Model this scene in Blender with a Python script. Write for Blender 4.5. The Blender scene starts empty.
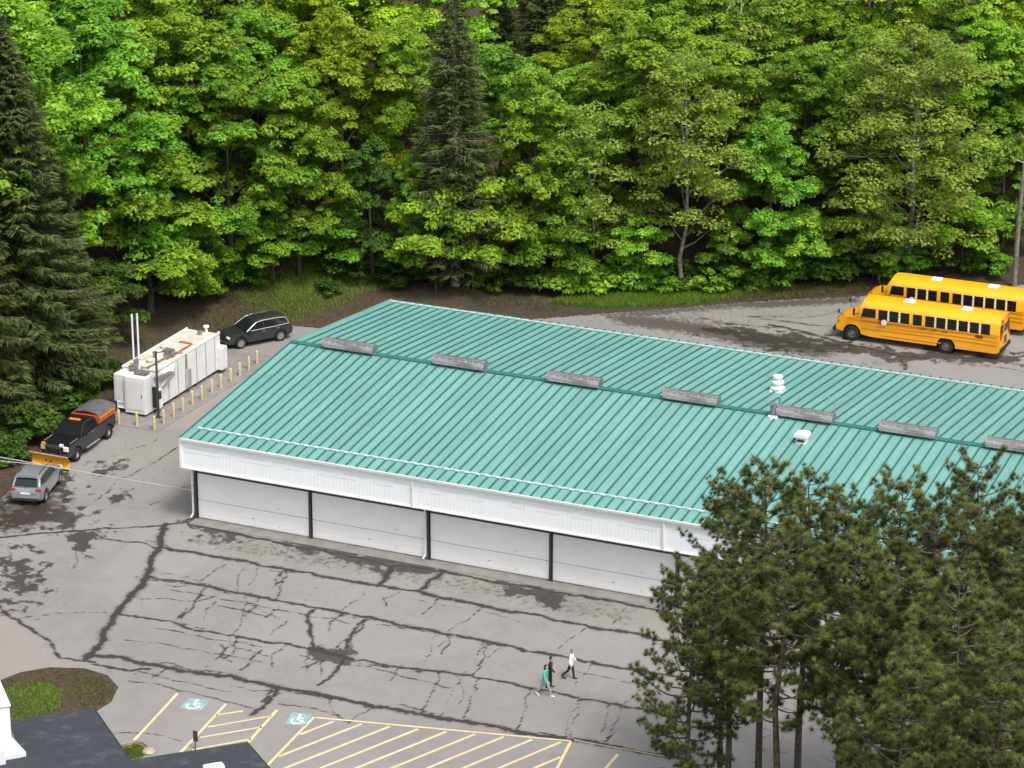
import bpy, bmesh, math, random
import numpy as np
from mathutils import Vector, Matrix

random.seed(7)
R = math.radians
scene = bpy.context.scene
C = scene.collection

# ---------------------------------------------------------------- camera
W_PX, H_PX, F_PX = 1024, 768, 3000.0
PITCH, YAW = R(19.944), R(23.995)
CAM = Vector((80.71, -137.22, 65.49))
FWD = Vector((-math.sin(YAW) * math.cos(PITCH), math.cos(YAW) * math.cos(PITCH), -math.sin(PITCH)))
RIGHT = Vector((math.cos(YAW), math.sin(YAW), 0))
UP = RIGHT.cross(FWD)
cam_data = bpy.data.cameras.new('camera')
cam_data.sensor_width = 36.0
cam_data.lens = F_PX * 36.0 / W_PX
cam_data.clip_start = 1.0
cam_data.clip_end = 6000.0
cam = bpy.data.objects.new('camera', cam_data)
C.objects.link(cam)
m3 = Matrix((RIGHT, UP, -FWD)).transposed()
cam.matrix_world = Matrix.Translation(CAM) @ m3.to_4x4()
scene.camera = cam
scene.render.resolution_x, scene.render.resolution_y = W_PX, H_PX

# ---------------------------------------------------------------- light: overcast daylight
SUN_EL = R(58)
SUN_AZ = R(-35)          # direction the light comes from, measured in the XY plane from +X
to_sun = Vector((math.cos(SUN_EL) * math.cos(SUN_AZ), math.cos(SUN_EL) * math.sin(SUN_AZ), math.sin(SUN_EL)))
world = bpy.data.worlds.new('World')
scene.world = world
world.use_nodes = True
wn, wl = world.node_tree.nodes, world.node_tree.links
for n in list(wn):
    wn.remove(n)
sky = wn.new('ShaderNodeTexSky')
sky.sky_type = 'NISHITA'
sky.sun_disc = False
sky.sun_elevation = SUN_EL
sky.sun_rotation = math.atan2(to_sun.x, to_sun.y)
sky.air_density = 1.0
sky.dust_density = 4.0
sky.ozone_density = 1.0
hs = wn.new('ShaderNodeHueSaturation')
hs.inputs['Saturation'].default_value = 0.30      # cloud-covered sky
bg = wn.new('ShaderNodeBackground')
bg.inputs['Strength'].default_value = 0.125
wo = wn.new('ShaderNodeOutputWorld')
wl.new(sky.outputs[0], hs.inputs['Color'])
wl.new(hs.outputs[0], bg.inputs['Color'])
wl.new(bg.outputs[0], wo.inputs['Surface'])
sun_data = bpy.data.lights.new('sun', 'SUN')
sun_data.energy = 1.5
sun_data.angle = R(12)
sun_data.color = (1.0, 0.96, 0.90)
sun = bpy.data.objects.new('sun', sun_data)
C.objects.link(sun)
sun.rotation_euler = (-to_sun).to_track_quat('-Z', 'Y').to_euler()
sun.location = (40, -60, 90)
scene.view_settings.view_transform = 'Standard'
scene.view_settings.look = 'None'
scene.view_settings.gamma = 1.0
scene.view_settings.exposure = 0.72
try:
    scene.view_settings.use_curve_mapping = False
except Exception:
    pass


# ---------------------------------------------------------------- helpers
def ray(u, v):
    return (FWD + RIGHT * ((u - 512) / F_PX) - UP * ((v - 384) / F_PX))


def pix(u, v, z=0.0):
    """photo pixel -> point on the horizontal plane at height z"""
    d = ray(u, v)
    return CAM + d * ((z - CAM.z) / d.z)


def pix_plane(u, v, p0, nrm):
    d = ray(u, v)
    return CAM + d * ((p0 - CAM).dot(nrm) / d.dot(nrm))


def project(p):
    q = Vector(p) - CAM
    z = q.dot(FWD)
    return 512 + F_PX * q.dot(RIGHT) / z, 384 - F_PX * q.dot(UP) / z


def tag(o, label=None, cat=None, group=None, kind=None):
    if label: o['label'] = label
    if cat: o['category'] = cat
    if group: o['group'] = group
    if kind: o['kind'] = kind
    return o


def thing(name, label, cat, loc=(0, 0, 0), rotz=0.0, group=None):
    o = bpy.data.objects.new(name, None)
    C.objects.link(o)
    o.location = loc
    o.rotation_euler = (0, 0, rotz)
    o.empty_display_size = 0.3
    return tag(o, label, cat, group)


def put(name, mesh, mat=None, parent=None, loc=(0, 0, 0), rot=(0, 0, 0), scale=None):
    o = bpy.data.objects.new(name, mesh)
    C.objects.link(o)
    o.location = loc
    o.rotation_euler = rot
    if scale is not None:
        o.scale = scale if hasattr(scale, '__len__') else (scale,) * 3
    if parent is not None:
        o.parent = parent
    if mat is not None and len(mesh.materials) == 0:
        mesh.materials.append(mat)
    return o


def copy_tree(o, parent=None):
    c = o.copy()
    C.objects.link(c)
    c.parent = parent
    for ch in o.children:
        copy_tree(ch, c)
    return c


def np_mesh(name, V, F, attrs=None, smooth=False, tri=False):
    """mesh from numpy arrays; F is (m,4) or (m,3)"""
    V = np.asarray(V, np.float32)
    F = np.asarray(F, np.int32)
    k = F.shape[1]
    me = bpy.data.meshes.new(name)
    me.vertices.add(len(V))
    me.vertices.foreach_set('co', V.ravel())
    me.loops.add(F.size)
    me.loops.foreach_set('vertex_index', F.ravel())
    me.polygons.add(len(F))
    me.polygons.foreach_set('loop_start', np.arange(0, F.size, k, dtype=np.int32))
    if smooth:
        me.polygons.foreach_set('use_smooth', np.ones(len(F), bool))
    for an, (dom, arr) in (attrs or {}).items():
        a = me.attributes.new(an, 'FLOAT', dom)
        a.data.foreach_set('value', np.asarray(arr, np.float32))
    me.update(calc_edges=True)
    me.validate()
    return me


class MB:
    """collects shapes of ONE mesh"""
    def __init__(self):
        self.v, self.f = [], []

    def add(self, vs, fs):
        b = len(self.v)
        self.v += [tuple(p) for p in vs]
        self.f += [tuple(b + i for i in f) for f in fs]
        return self

    def box(self, c, s, rz=0.0, mtx=None):
        x, y, z = (a * 0.5 for a in s)
        vs = [Vector((sx * x, sy * y, sz * z)) for sz in (-1, 1) for sy in (-1, 1) for sx in (-1, 1)]
        if mtx is None:
            mtx = Matrix.Rotation(rz, 3, 'Z')
        vs = [mtx @ p + Vector(c) for p in vs]
        return self.add(vs, [(0, 2, 3, 1), (4, 5, 7, 6), (0, 1, 5, 4), (2, 6, 7, 3), (0, 4, 6, 2), (1, 3, 7, 5)])

    def tube(self, pts, radii, n=8, caps=True):
        pts = [Vector(p) for p in pts]
        if not hasattr(radii, '__len__'):
            radii = [radii] * len(pts)
        vs, fs = [], []
        for i, p in enumerate(pts):
            t = (pts[min(i + 1, len(pts) - 1)] - pts[max(i - 1, 0)]).normalized()
            a = Vector((0, 0, 1)) if abs(t.z) < 0.9 else Vector((1, 0, 0))
            u = t.cross(a).normalized()
            w = t.cross(u)
            for k in range(n):
                an = 2 * math.pi * k / n
                vs.append(p + (u * math.cos(an) + w * math.sin(an)) * radii[i])
        for i in range(len(pts) - 1):
            for k in range(n):
                k2 = (k + 1) % n
                fs.append((i * n + k, (i + 1) * n + k, (i + 1) * n + k2, i * n + k2))
        if caps:
            fs.append(tuple(range(n)))
            fs.append(tuple((len(pts) - 1) * n + k for k in reversed(range(n))))
        return self.add(vs, fs)

    def lathe(self, prof, n=20, mtx=None, caps=True):
        """prof: list of (r, h) turned about local Z"""
        mtx = mtx or Matrix.Identity(4)
        vs, fs = [], []
        for r, h in prof:
            for k in range(n):
                a = 2 * math.pi * k / n
                vs.append(mtx @ Vector((r * math.cos(a), r * math.sin(a), h)))
        for i in range(len(prof) - 1):
            for k in range(n):
                k2 = (k + 1) % n
                fs.append((i * n + k, i * n + k2, (i + 1) * n + k2, (i + 1) * n + k))
        if caps:
            fs.append(tuple(reversed(range(n))))
            fs.append(tuple((len(prof) - 1) * n + k for k in range(n)))
        return self.add(vs, fs)

    def prism(self, outline, y0, y1, axis='y'):
        """outline of (a,b) pairs; axis y: points (a, y, b); axis z: (a, b, z); axis x: (x, a, b)"""
        n = len(outline)
        mk = {'y': lambda a, b, t: (a, t, b), 'z': lambda a, b, t: (a, b, t), 'x': lambda a, b, t: (t, a, b)}[axis]
        vs = [mk(a, b, y0) for a, b in outline] + [mk(a, b, y1) for a, b in outline]
        fs = [tuple(range(n)), tuple(reversed(range(n, 2 * n)))]
        for i in range(n):
            j = (i + 1) % n
            fs.append((j, i, n + i, n + j))
        return self.add(vs, fs)

    def map(self, fn):
        self.v = [tuple(fn(Vector(p))) for p in self.v]
        return self

    def mesh(self, name='mesh', bevel=0.0, seg=2, angle=30, smooth=None):
        me = bpy.data.meshes.new(name)
        me.from_pydata(self.v, [], self.f)
        bm = bmesh.new()
        bm.from_mesh(me)
        bmesh.ops.recalc_face_normals(bm, faces=bm.faces)
        if bevel > 0:
            es = [e for e in bm.edges if len(e.link_faces) == 2 and e.calc_face_angle(0) > R(angle)]
            bmesh.ops.bevel(bm, geom=es, offset=bevel, segments=seg, affect='EDGES', clamp_overlap=True)
        if smooth is not None:
            for f in bm.faces:
                f.smooth = True
            for e in bm.edges:
                if len(e.link_faces) == 2 and e.calc_face_angle(0) > R(smooth):
                    e.smooth = False
        bm.to_mesh(me)
        bm.free()
        me.update()
        return me

    def build(self, name, mat, parent=None, loc=(0, 0, 0), rot=(0, 0, 0), **k):
        return put(name, self.mesh(name, **k), mat, parent, loc, rot)


# ---------------------------------------------------------------- materials
MAT = {}


class NT:
    def __init__(self, name):
        self.m = bpy.data.materials.new(name)
        self.m.use_nodes = True
        self.t = self.m.node_tree
        self.n, self.l = self.t.nodes, self.t.links
        for x in list(self.n):
            self.n.remove(x)
        self.out = self.n.new('ShaderNodeOutputMaterial')

    def node(self, typ, **kw):
        x = self.n.new(typ)
        for k, v in kw.items():
            if k in ('ins',):
                for a, b in v.items():
                    if isinstance(b, bpy.types.NodeSocket):
                        self.l.new(b, x.inputs[a])
                    else:
                        x.inputs[a].default_value = b
            else:
                setattr(x, k, v)
        return x

    def coord(self, which='Object'):
        return self.node('ShaderNodeTexCoord').outputs[which]

    def pos(self):
        return self.node('ShaderNodeNewGeometry').outputs['Position']

    def noise(self, vec, scale, detail=4.0, rough=0.55):
        x = self.node('ShaderNodeTexNoise', ins={'Vector': vec, 'Scale': scale, 'Detail': detail, 'Roughness': rough})
        return x.outputs['Fac']

    def math(self, op, a, b=0.0, c=0.0):
        return self.node('ShaderNodeMath', operation=op, ins={0: a, 1: b, 2: c}).outputs[0]

    def ramp(self, fac, lo, hi, a=0.0, b=1.0):
        x = self.node('ShaderNodeMapRange', interpolation_type='SMOOTHSTEP',
                      ins={'Value': fac, 'From Min': lo, 'From Max': hi, 'To Min': a, 'To Max': b})
        return x.outputs['Result']

    def mix(self, fac, a, b, mode='MIX'):
        x = self.node('ShaderNodeMix', data_type='RGBA', blend_type=mode)
        for k, s in ((0, fac), (6, a), (7, b)):
            if isinstance(s, bpy.types.NodeSocket):
                self.l.new(s, x.inputs[k])
            else:
                if k and len(s) == 3:
                    s = (*s, 1.0)
                x.inputs[k].default_value = s
        return x.outputs[2]

    def attr(self, name):
        return self.node('ShaderNodeAttribute', attribute_name=name).outputs['Fac']

    def bump(self, h, strength=0.3, dist=0.02):
        return self.node('ShaderNodeBump', ins={'Height': h, 'Strength': strength, 'Distance': dist}).outputs[0]

    def finish(self, color, rough=0.6, metal=0.0, spec=0.5, normal=None, coat=0.0):
        p = self.node('ShaderNodeBsdfPrincipled')
        for k, s in (('Base Color', color), ('Roughness', rough), ('Metallic', metal), ('Specular IOR Level', spec), ('Coat Weight', coat)):
            if isinstance(s, bpy.types.NodeSocket):
                self.l.new(s, p.inputs[k])
            else:
                if k == 'Base Color' and len(s) == 3:
                    s = (*s, 1.0)
                p.inputs[k].default_value = s
        if normal is not None:
            self.l.new(normal, p.inputs['Normal'])
        self.l.new(p.outputs[0], self.out.inputs['Surface'])
        return self.m


def simple(name, col, rough=0.55, metal=0.0, var=0.12, scale=3.0, spec=0.5, coat=0.0, dirt=None, bump=0.0):
    t = NT(name)
    co = t.coord('Object')
    n = t.noise(co, scale, 5.0)
    dark = tuple(c * (1 - var) for c in col)
    lite = tuple(min(1, c * (1 + var)) for c in col)
    c = t.mix(t.ramp(n, 0.35, 0.65), dark, lite)
    if dirt:
        d = t.noise(co, scale * 0.6 + 0.7, 7.0, 0.7)
        c = t.mix(t.ramp(d, dirt[1], dirt[1] + 0.14), c, dirt[0])
    nm = None
    if bump:
        nm = t.bump(t.noise(co, scale * 12, 3.0), 0.4, bump)
    MAT[name] = t.finish(c, rough, metal, spec, nm, coat)
    return MAT[name]


def foliage(name, dark, lite, transl=0.35, hue=0.009):
    t = NT(name)
    r = t.attr('rnd')
    oi = t.node('ShaderNodeObjectInfo').outputs['Random']
    c = t.mix(r, dark, lite)
    h = t.node('ShaderNodeHueSaturation', ins={'Color': c, 'Hue': t.ramp(oi, 0, 1, 0.5 - hue, 0.5 + hue),
                                               'Value': t.ramp(oi, 0, 1, 0.86, 1.14)})
    col = h.outputs[0]
    d = t.node('ShaderNodeBsdfPrincipled', ins={'Base Color': col, 'Roughness': 0.6, 'Specular IOR Level': 0.25})
    tr = t.node('ShaderNodeBsdfTranslucent', ins={'Color': col})
    mx = t.node('ShaderNodeMixShader', ins={0: transl, 1: d.outputs[0], 2: tr.outputs[0]})
    t.l.new(mx.outputs[0], t.out.inputs['Surface'])
    MAT[name] = t.m
    return t.m


simple('door_gap', (0.22, 0.215, 0.21), 0.7)
simple('mullion_white', (0.78, 0.74, 0.62), 0.5)
simple('white_paint', (0.78, 0.79, 0.80), 0.45, var=0.03, scale=0.7)
simple('white_steel', (0.82, 0.85, 0.88), 0.45, var=0.02, scale=0.4, dirt=((0.60, 0.60, 0.57), 0.66))
simple('door_white', (0.92, 0.92, 0.91), 0.5, var=0.03, scale=0.5, dirt=((0.66, 0.64, 0.60), 0.62))
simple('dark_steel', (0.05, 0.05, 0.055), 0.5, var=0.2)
simple('wall_white', (0.70, 0.70, 0.69), 0.6, var=0.04, scale=0.6)
simple('soffit', (0.55, 0.55, 0.54), 0.7)
simple('white_tank', (0.74, 0.74, 0.73), 0.5, var=0.04, scale=0.8, dirt=((0.50, 0.47, 0.42), 0.62))
simple('tank_top', (0.62, 0.58, 0.50), 0.7, var=0.12, scale=1.2, dirt=((0.34, 0.20, 0.11), 0.56))
simple('bollard_paint', (0.60, 0.47, 0.27), 0.6, var=0.12, scale=4, dirt=((0.40, 0.33, 0.22), 0.60))
simple('black_paint', (0.012, 0.012, 0.014), 0.25, coat=0.6, var=0.1)
simple('charcoal_paint', (0.025, 0.026, 0.028), 0.28, coat=0.6, var=0.1)
simple('silver_paint', (0.30, 0.32, 0.33), 0.30, metal=0.35, coat=0.5, var=0.05)
simple('chrome', (0.62, 0.62, 0.63), 0.18, metal=1.0, var=0.05)
simple('satin_trim', (0.55, 0.56, 0.57), 0.35, metal=0.6, var=0.04)
simple('rubber', (0.018, 0.018, 0.018), 0.85, var=0.2)
simple('black_plastic', (0.02, 0.02, 0.021), 0.6, var=0.15)
simple('rim_alloy', (0.42, 0.42, 0.43), 0.35, metal=0.6, var=0.06)
simple('tail_red', (0.42, 0.02, 0.015), 0.25, var=0.1)
simple('amber_lens', (0.75, 0.26, 0.03), 0.25, var=0.1)
simple('lamp_clear', (0.75, 0.76, 0.76), 0.15, var=0.05)
simple('plow_yellow', (0.75, 0.36, 0.03), 0.45, var=0.1, dirt=((0.35, 0.22, 0.10), 0.62))
simple('spreader_red', (0.50, 0.085, 0.02), 0.5, var=0.15, dirt=((0.62, 0.26, 0.04), 0.56))
simple('orange_letter', (0.80, 0.38, 0.04), 0.5, var=0.1)
simple('tarp_grey', (0.10, 0.105, 0.11), 0.7, var=0.2)
simple('bus_yellow', (0.83, 0.38, 0.008), 0.35, coat=0.4, var=0.04, scale=0.5, dirt=((0.70, 0.32, 0.02), 0.68))
simple('bus_roof_yellow', (0.86, 0.43, 0.010), 0.4, coat=0.2, var=0.04, scale=0.5)
simple('bus_emblem', (0.20, 0.03, 0.015), 0.5, var=0.3)
simple('skin', (0.50, 0.31, 0.22), 0.6, var=0.05)
simple('hair_dark', (0.020, 0.013, 0.010), 0.6, var=0.3, scale=30)
simple('hair_grey', (0.20, 0.18, 0.16), 0.6, var=0.3, scale=30)
simple('cloth_white', (0.75, 0.80, 0.80), 0.8, var=0.05, scale=6)
simple('cloth_teal', (0.06, 0.42, 0.34), 0.8, var=0.12, scale=6)
simple('cloth_black', (0.018, 0.018, 0.02), 0.85, var=0.2, scale=6)
simple('cloth_grey', (0.30, 0.31, 0.34), 0.85, var=0.12, scale=8)
simple('shoe_white', (0.75, 0.75, 0.74), 0.6, var=0.05)
simple('shoe_black', (0.02, 0.02, 0.02), 0.6, var=0.1)
simple('line_paint', (0.66, 0.53, 0.30), 0.8, var=0.10, scale=2.5, dirt=((0.28, 0.25, 0.20), 0.62))
simple('symbol_teal', (0.23, 0.40, 0.39), 0.8, var=0.12, scale=3, dirt=((0.26, 0.28, 0.27), 0.50))
simple('symbol_white', (0.68, 0.70, 0.69), 0.8, var=0.1, scale=4, dirt=((0.33, 0.37, 0.36), 0.52))
simple('concrete', (0.235, 0.220, 0.205), 0.85, var=0.12, scale=1.2, dirt=((0.16, 0.145, 0.13), 0.60), bump=0.004)
simple('stone', (0.42, 0.34, 0.25), 0.85, var=0.2, scale=5, bump=0.01)
simple('brick_red', (0.25, 0.075, 0.045), 0.85, var=0.25, scale=4)
simple('bark', (0.085, 0.066, 0.050), 0.9, var=0.35, scale=6, bump=0.02)
simple('bark_grey', (0.17, 0.155, 0.13), 0.9, var=0.35, scale=5, bump=0.02)
simple('bark_pale', (0.33, 0.31, 0.28), 0.9, var=0.3, scale=4, bump=0.02)
simple('bark_pine', (0.095, 0.074, 0.060), 0.9, var=0.35, scale=5, bump=0.02)
simple('wood_pole', (0.13, 0.10, 0.075), 0.9, var=0.25, scale=5)
simple('cable', (0.42, 0.41, 0.40), 0.6)
simple('flue_grey', (0.28, 0.26, 0.25), 0.45, metal=0.5, var=0.25, scale=8)
simple('dead_brush', (0.16, 0.12, 0.085), 0.95, var=0.35, scale=9)
foliage('leaf_bright', (0.085, 0.205, 0.01), (0.37, 0.585, 0.05), 0.36)
foliage('leaf_green', (0.065, 0.175, 0.012), (0.27, 0.51, 0.048), 0.36)
foliage('leaf_yellow', (0.12, 0.225, 0.009), (0.45, 0.6, 0.038), 0.36)
foliage('leaf_olive', (0.11, 0.18, 0.022), (0.38, 0.51, 0.075), 0.36)
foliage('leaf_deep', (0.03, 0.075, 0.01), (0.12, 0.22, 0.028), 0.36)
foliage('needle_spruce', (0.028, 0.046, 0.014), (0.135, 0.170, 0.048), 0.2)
foliage('needle_hemlock', (0.030, 0.060, 0.014), (0.105, 0.150, 0.036), 0.2)
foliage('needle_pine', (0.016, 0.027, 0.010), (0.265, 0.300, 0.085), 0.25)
foliage('grass_blade', (0.075, 0.140, 0.012), (0.26, 0.40, 0.045), 0.35)
foliage('weed_blade', (0.085, 0.085, 0.030), (0.20, 0.19, 0.075), 0.3)

# glass: dark, reflective
t = NT('glass_dark')
MAT['glass_dark'] = t.finish((0.012, 0.015, 0.017), 0.08, 0.0, 0.6)
t = NT('bus_glass')
MAT['bus_glass'] = t.finish((0.010, 0.010, 0.011), 0.12, 0.0, 0.35)

# galvanised ridge ventilators
t = NT('galvanised')
co = t.coord('Object')
mp = t.node('ShaderNodeMapping', ins={'Vector': co, 'Scale': (0.5, 6.0, 6.0)})
n1 = t.noise(mp.outputs[0], 1.3, 5.0, 0.6)
n2 = t.noise(co, 2.2, 4.0)
c = t.mix(t.ramp(n1, 0.36, 0.64), (0.24, 0.235, 0.23), (0.52, 0.51, 0.50))
c = t.mix(t.ramp(n2, 0.55, 0.75, 0, 0.4), c, (0.15, 0.125, 0.105))
MAT['galvanised'] = t.finish(c, 0.33, 0.75)

# painted teal roofing: each panel a slightly different weathering
def roof_mat(name, base, dirtcol):
    t = NT(name)
    p = t.pos()
    oi = t.node('ShaderNodeObjectInfo').outputs['Random']
    mp = t.node('ShaderNodeMapping', ins={'Vector': p, 'Scale': (2.2, 0.16, 0.16)})
    n = t.noise(mp.outputs[0], 1.6, 5.0, 0.6)
    big = t.noise(p, 0.16, 3.0)
    c = t.mix(t.ramp(n, 0.30, 0.72), tuple(x * 0.90 for x in base), tuple(min(1, x * 1.08) for x in base))
    c = t.mix(t.ramp(big, 0.42, 0.70, 0, 0.35), c, dirtcol)
    v = t.ramp(oi, 0, 1, 0.93, 1.04)
    hsv = t.node('ShaderNodeHueSaturation', ins={'Color': c, 'Value': v})
    MAT[name] = t.finish(hsv.outputs[0], 0.42, 0.0, 0.4)
roof_mat('roof_teal', (0.168, 0.362, 0.326), (0.140, 0.318, 0.284))
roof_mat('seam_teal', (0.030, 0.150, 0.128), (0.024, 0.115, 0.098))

# asphalt shingles
t = NT('shingle')
co = t.coord('Object')
br = t.node('ShaderNodeTexBrick', ins={'Vector': co, 'Scale': 1.0, 'Color1': (0.050, 0.055, 0.068, 1), 'Color2': (0.062, 0.068, 0.082, 1),
                                       'Mortar': (0.035, 0.038, 0.045, 1), 'Mortar Size': 0.008, 'Brick Width': 0.32, 'Row Height': 0.145})
n = t.noise(co, 0.9, 6.0, 0.7)
c = t.mix(t.ramp(n, 0.50, 0.68, 0, 0.60), br.outputs['Color'], (0.125, 0.145, 0.150))
n = t.noise(co, 25.0, 2.0)
c = t.mix(t.ramp(n, 0.3, 0.7, 0, 0.4), c, (0.035, 0.038, 0.046))
MAT['shingle'] = t.finish(c, 0.9, 0, 0.25, t.bump(br.outputs['Fac'], 0.4, 0.006))

# asphalt of the lot: attributes crk (distance to a crack / its width), wet, dirt (each with some tree shade painted in), warm
t = NT('asphalt')
p = t.pos()
n_big = t.noise(p, 0.10, 4.0)
n_mid = t.noise(p, 0.75, 6.0, 0.65)
n_fin = t.noise(p, 14.0, 3.0, 0.7)
n_edge = t.noise(p, 2.6, 7.0, 0.72)
n_wet = t.noise(p, 0.85, 7.0, 0.68)
c = t.mix(t.ramp(n_big, 0.35, 0.65), (0.225, 0.214, 0.202), (0.275, 0.262, 0.248))
c = t.mix(t.ramp(n_mid, 0.30, 0.72, 0.0, 0.55), c, (0.310, 0.294, 0.276))
c = t.mix(t.ramp(n_fin, 0.35, 0.65, 0.0, 0.25), c, (0.170, 0.158, 0.148))
c = t.mix(t.math('MULTIPLY', t.attr('warm'), 0.8), c, (0.300, 0.265, 0.235))
# faint hairline crazing
warp = t.node('ShaderNodeVectorMath', operation='ADD', ins={0: p, 1: t.node('ShaderNodeTexNoise', ins={'Vector': p, 'Scale': 0.5, 'Detail': 4.0}).outputs['Color']})
vor = t.node('ShaderNodeTexVoronoi', feature='DISTANCE_TO_EDGE', ins={'Vector': warp.outputs[0], 'Scale': 0.42})
hair = t.math('MULTIPLY', t.ramp(vor.outputs['Distance'], 0.0, 0.028, 1.0, 0.0), t.ramp(t.noise(p, 0.22, 3.0), 0.45, 0.62))
c = t.mix(t.math('MULTIPLY', hair, 0.16), c, (0.075, 0.068, 0.060))
grit = t.noise(p, 7.0, 2.0, 0.6)
c = t.mix(t.ramp(grit, 0.62, 0.74, 0.0, 0.35), c, (0.150, 0.140, 0.130))
c = t.mix(t.ramp(t.noise(p, 5.0, 3.0, 0.6), 0.60, 0.72, 0.0, 0.30), c, (0.400, 0.335, 0.255))
patch = t.node('ShaderNodeTexVoronoi', feature='F1', ins={'Vector': warp.outputs[0], 'Scale': 0.16, 'Randomness': 1.0})
c = t.mix(t.ramp(patch.outputs['Color'], 0.2, 0.8, 0.0, 0.22), c, (0.185, 0.178, 0.170))
# dirt and damp, tree shade at the left painted in with them
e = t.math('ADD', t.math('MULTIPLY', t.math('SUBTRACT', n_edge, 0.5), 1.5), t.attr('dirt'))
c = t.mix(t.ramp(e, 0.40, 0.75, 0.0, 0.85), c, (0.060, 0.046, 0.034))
wv = t.math('ADD', t.math('MULTIPLY', t.math('SUBTRACT', n_wet, 0.5), 3.0), t.attr('wet_shade'))
wm = t.math('MULTIPLY', t.ramp(wv, 0.45, 0.62), t.ramp(t.attr('wet_shade'), 0.0, 0.12))
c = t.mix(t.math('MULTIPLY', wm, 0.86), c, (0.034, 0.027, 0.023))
n_rough = t.noise(p, 9.0, 5.0, 0.75)
kd = t.math('ADD', t.math('ADD', t.attr('crk'), t.math('MULTIPLY', t.math('SUBTRACT', n_edge, 0.5), 2.4)), t.math('MULTIPLY', t.math('SUBTRACT', n_rough, 0.5), 1.3))
halo = t.ramp(kd, 0.6, 1.7, 0.50, 0.0)
core = t.ramp(kd, 0.55, 0.90, 0.94, 0.0)
c = t.mix(halo, c, (0.090, 0.082, 0.075))
c = t.mix(core, c, (0.034, 0.030, 0.026))
rg = t.math('SUBTRACT', 0.88, t.math('MULTIPLY', wm, 0.34))
hgt = t.math('SUBTRACT', t.math('MULTIPLY', n_fin, 0.3), core)
MAT['asphalt'] = t.finish(c, rg, 0.0, 0.35, t.bump(hgt, 0.5, 0.012))

# natural ground: attribute grass (0 leaf litter .. 1 turf), mud
t = NT('soil')
p = t.pos()
a = t.noise(p, 0.55, 6.0, 0.65)
b = t.noise(p, 4.0, 5.0, 0.7)
c = t.mix(t.ramp(b, 0.3, 0.7), (0.040, 0.029, 0.019), (0.100, 0.072, 0.046))
c = t.mix(t.ramp(a, 0.45, 0.7, 0.0, 0.6), c, (0.060, 0.066, 0.022))
g = t.mix(t.ramp(b, 0.3, 0.7), (0.050, 0.090, 0.012), (0.110, 0.165, 0.026))
gm = t.ramp(t.math('ADD', t.attr('grass'), t.math('MULTIPLY', t.math('SUBTRACT', a, 0.5), 1.2)), 0.40, 0.66)
c = t.mix(gm, c, g)
mm = t.ramp(t.math('ADD', t.attr('mud'), t.math('MULTIPLY', t.math('SUBTRACT', a, 0.5), 1.2)), 0.40, 0.62)
c = t.mix(mm, c, (0.060, 0.048, 0.038))
MAT['soil'] = t.finish(c, 0.95, 0, 0.2, t.bump(b, 0.6, 0.05))
# ================================================================ terrain
rng = np.random.default_rng(11)
YB_X = [-400, -40, -14, -8, -2.6, 4, 11.5, 26, 45, 80, 400]
YB_Y = [36, 34, 33, 37, 43.5, 47.5, 51.0, 58.3, 66, 78, 150]


def terrain(x, y):
    """height of natural ground; flat where the lot lies, banks up at the back and left"""
    x = np.asarray(x, float); y = np.asarray(y, float)
    yb = np.interp(x, YB_X, YB_Y)
    xl = np.interp(y, [-400, -14, -5, -2, 3, 20, 32, 400], [-400, -60, -22, -14.2, -14.6, -14.9, -15.0, -15.0])
    d = np.maximum(y - yb, xl - x)
    d = np.where((x < -2) & (y > 31), np.maximum(d, np.minimum(y - 31.5, 3.0 - x) * 0.6), d)
    d = np.clip(d, 0, None)
    h = 0.20 * d - 0.20 * 1.6 * (1 - np.exp(-d / 1.6))
    h = np.where(d > 55, 0.20 * 55 - 0.32 + (1 - np.exp(-(d - 55) / 40)) * 8, h)
    h = h + np.clip(d, 0, 4) / 4 * 0.12 * (np.sin(x * 0.9 + 1.3 * np.sin(y * 0.7)) + np.sin(y * 1.1 + x * 0.35))
    return h - 0.03


def pix_ground(u, v):
    """photo pixel -> point on the terrain"""
    d = ray(u, v)
    p = pix(u, v)
    for i in range(12):
        z = float(terrain(p.x, p.y))
        p = CAM + d * ((z - CAM.z) / d.z)
    return p


def spread(lo, hi, core_lo, core_hi, step):
    core = np.arange(core_lo, core_hi + 1e-6, step)
    out_hi, s, v = [], step, core_hi
    while v < hi:
        s *= 1.35; v += s; out_hi.append(min(v, hi))
    out_lo, s, v = [], step, core_lo
    while v > lo:
        s *= 1.35; v -= s; out_lo.append(max(v, lo))
    return np.array(out_lo[::-1] + list(core) + out_hi)


def grid_mesh(xs, ys, zfun):
    X, Y = np.meshgrid(xs, ys)
    Z = zfun(X, Y)
    V = np.stack([X, Y, Z], -1).reshape(-1, 3)
    ny, nx = X.shape
    i = np.arange((ny - 1) * nx).reshape(ny - 1, nx)[:, :-1].ravel()
    F = np.stack([i, i + 1, i + nx + 1, i + nx], -1)
    return V, F


def in_poly(x, y, poly):
    x = np.asarray(x); y = np.asarray(y)
    c = np.zeros(x.shape, bool)
    n = len(poly)
    for i in range(n):
        x0, y0 = poly[i][:2]; x1, y1 = poly[(i + 1) % n][:2]
        if y0 == y1: continue
        k = ((y0 > y) != (y1 > y)) & (x < (x1 - x0) * (y - y0) / (y1 - y0) + x0)
        c ^= k
    return c


def pxpoly(pts, z=0.0):
    return [tuple(pix(u, v, z))[:2] for u, v in pts]


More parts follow.
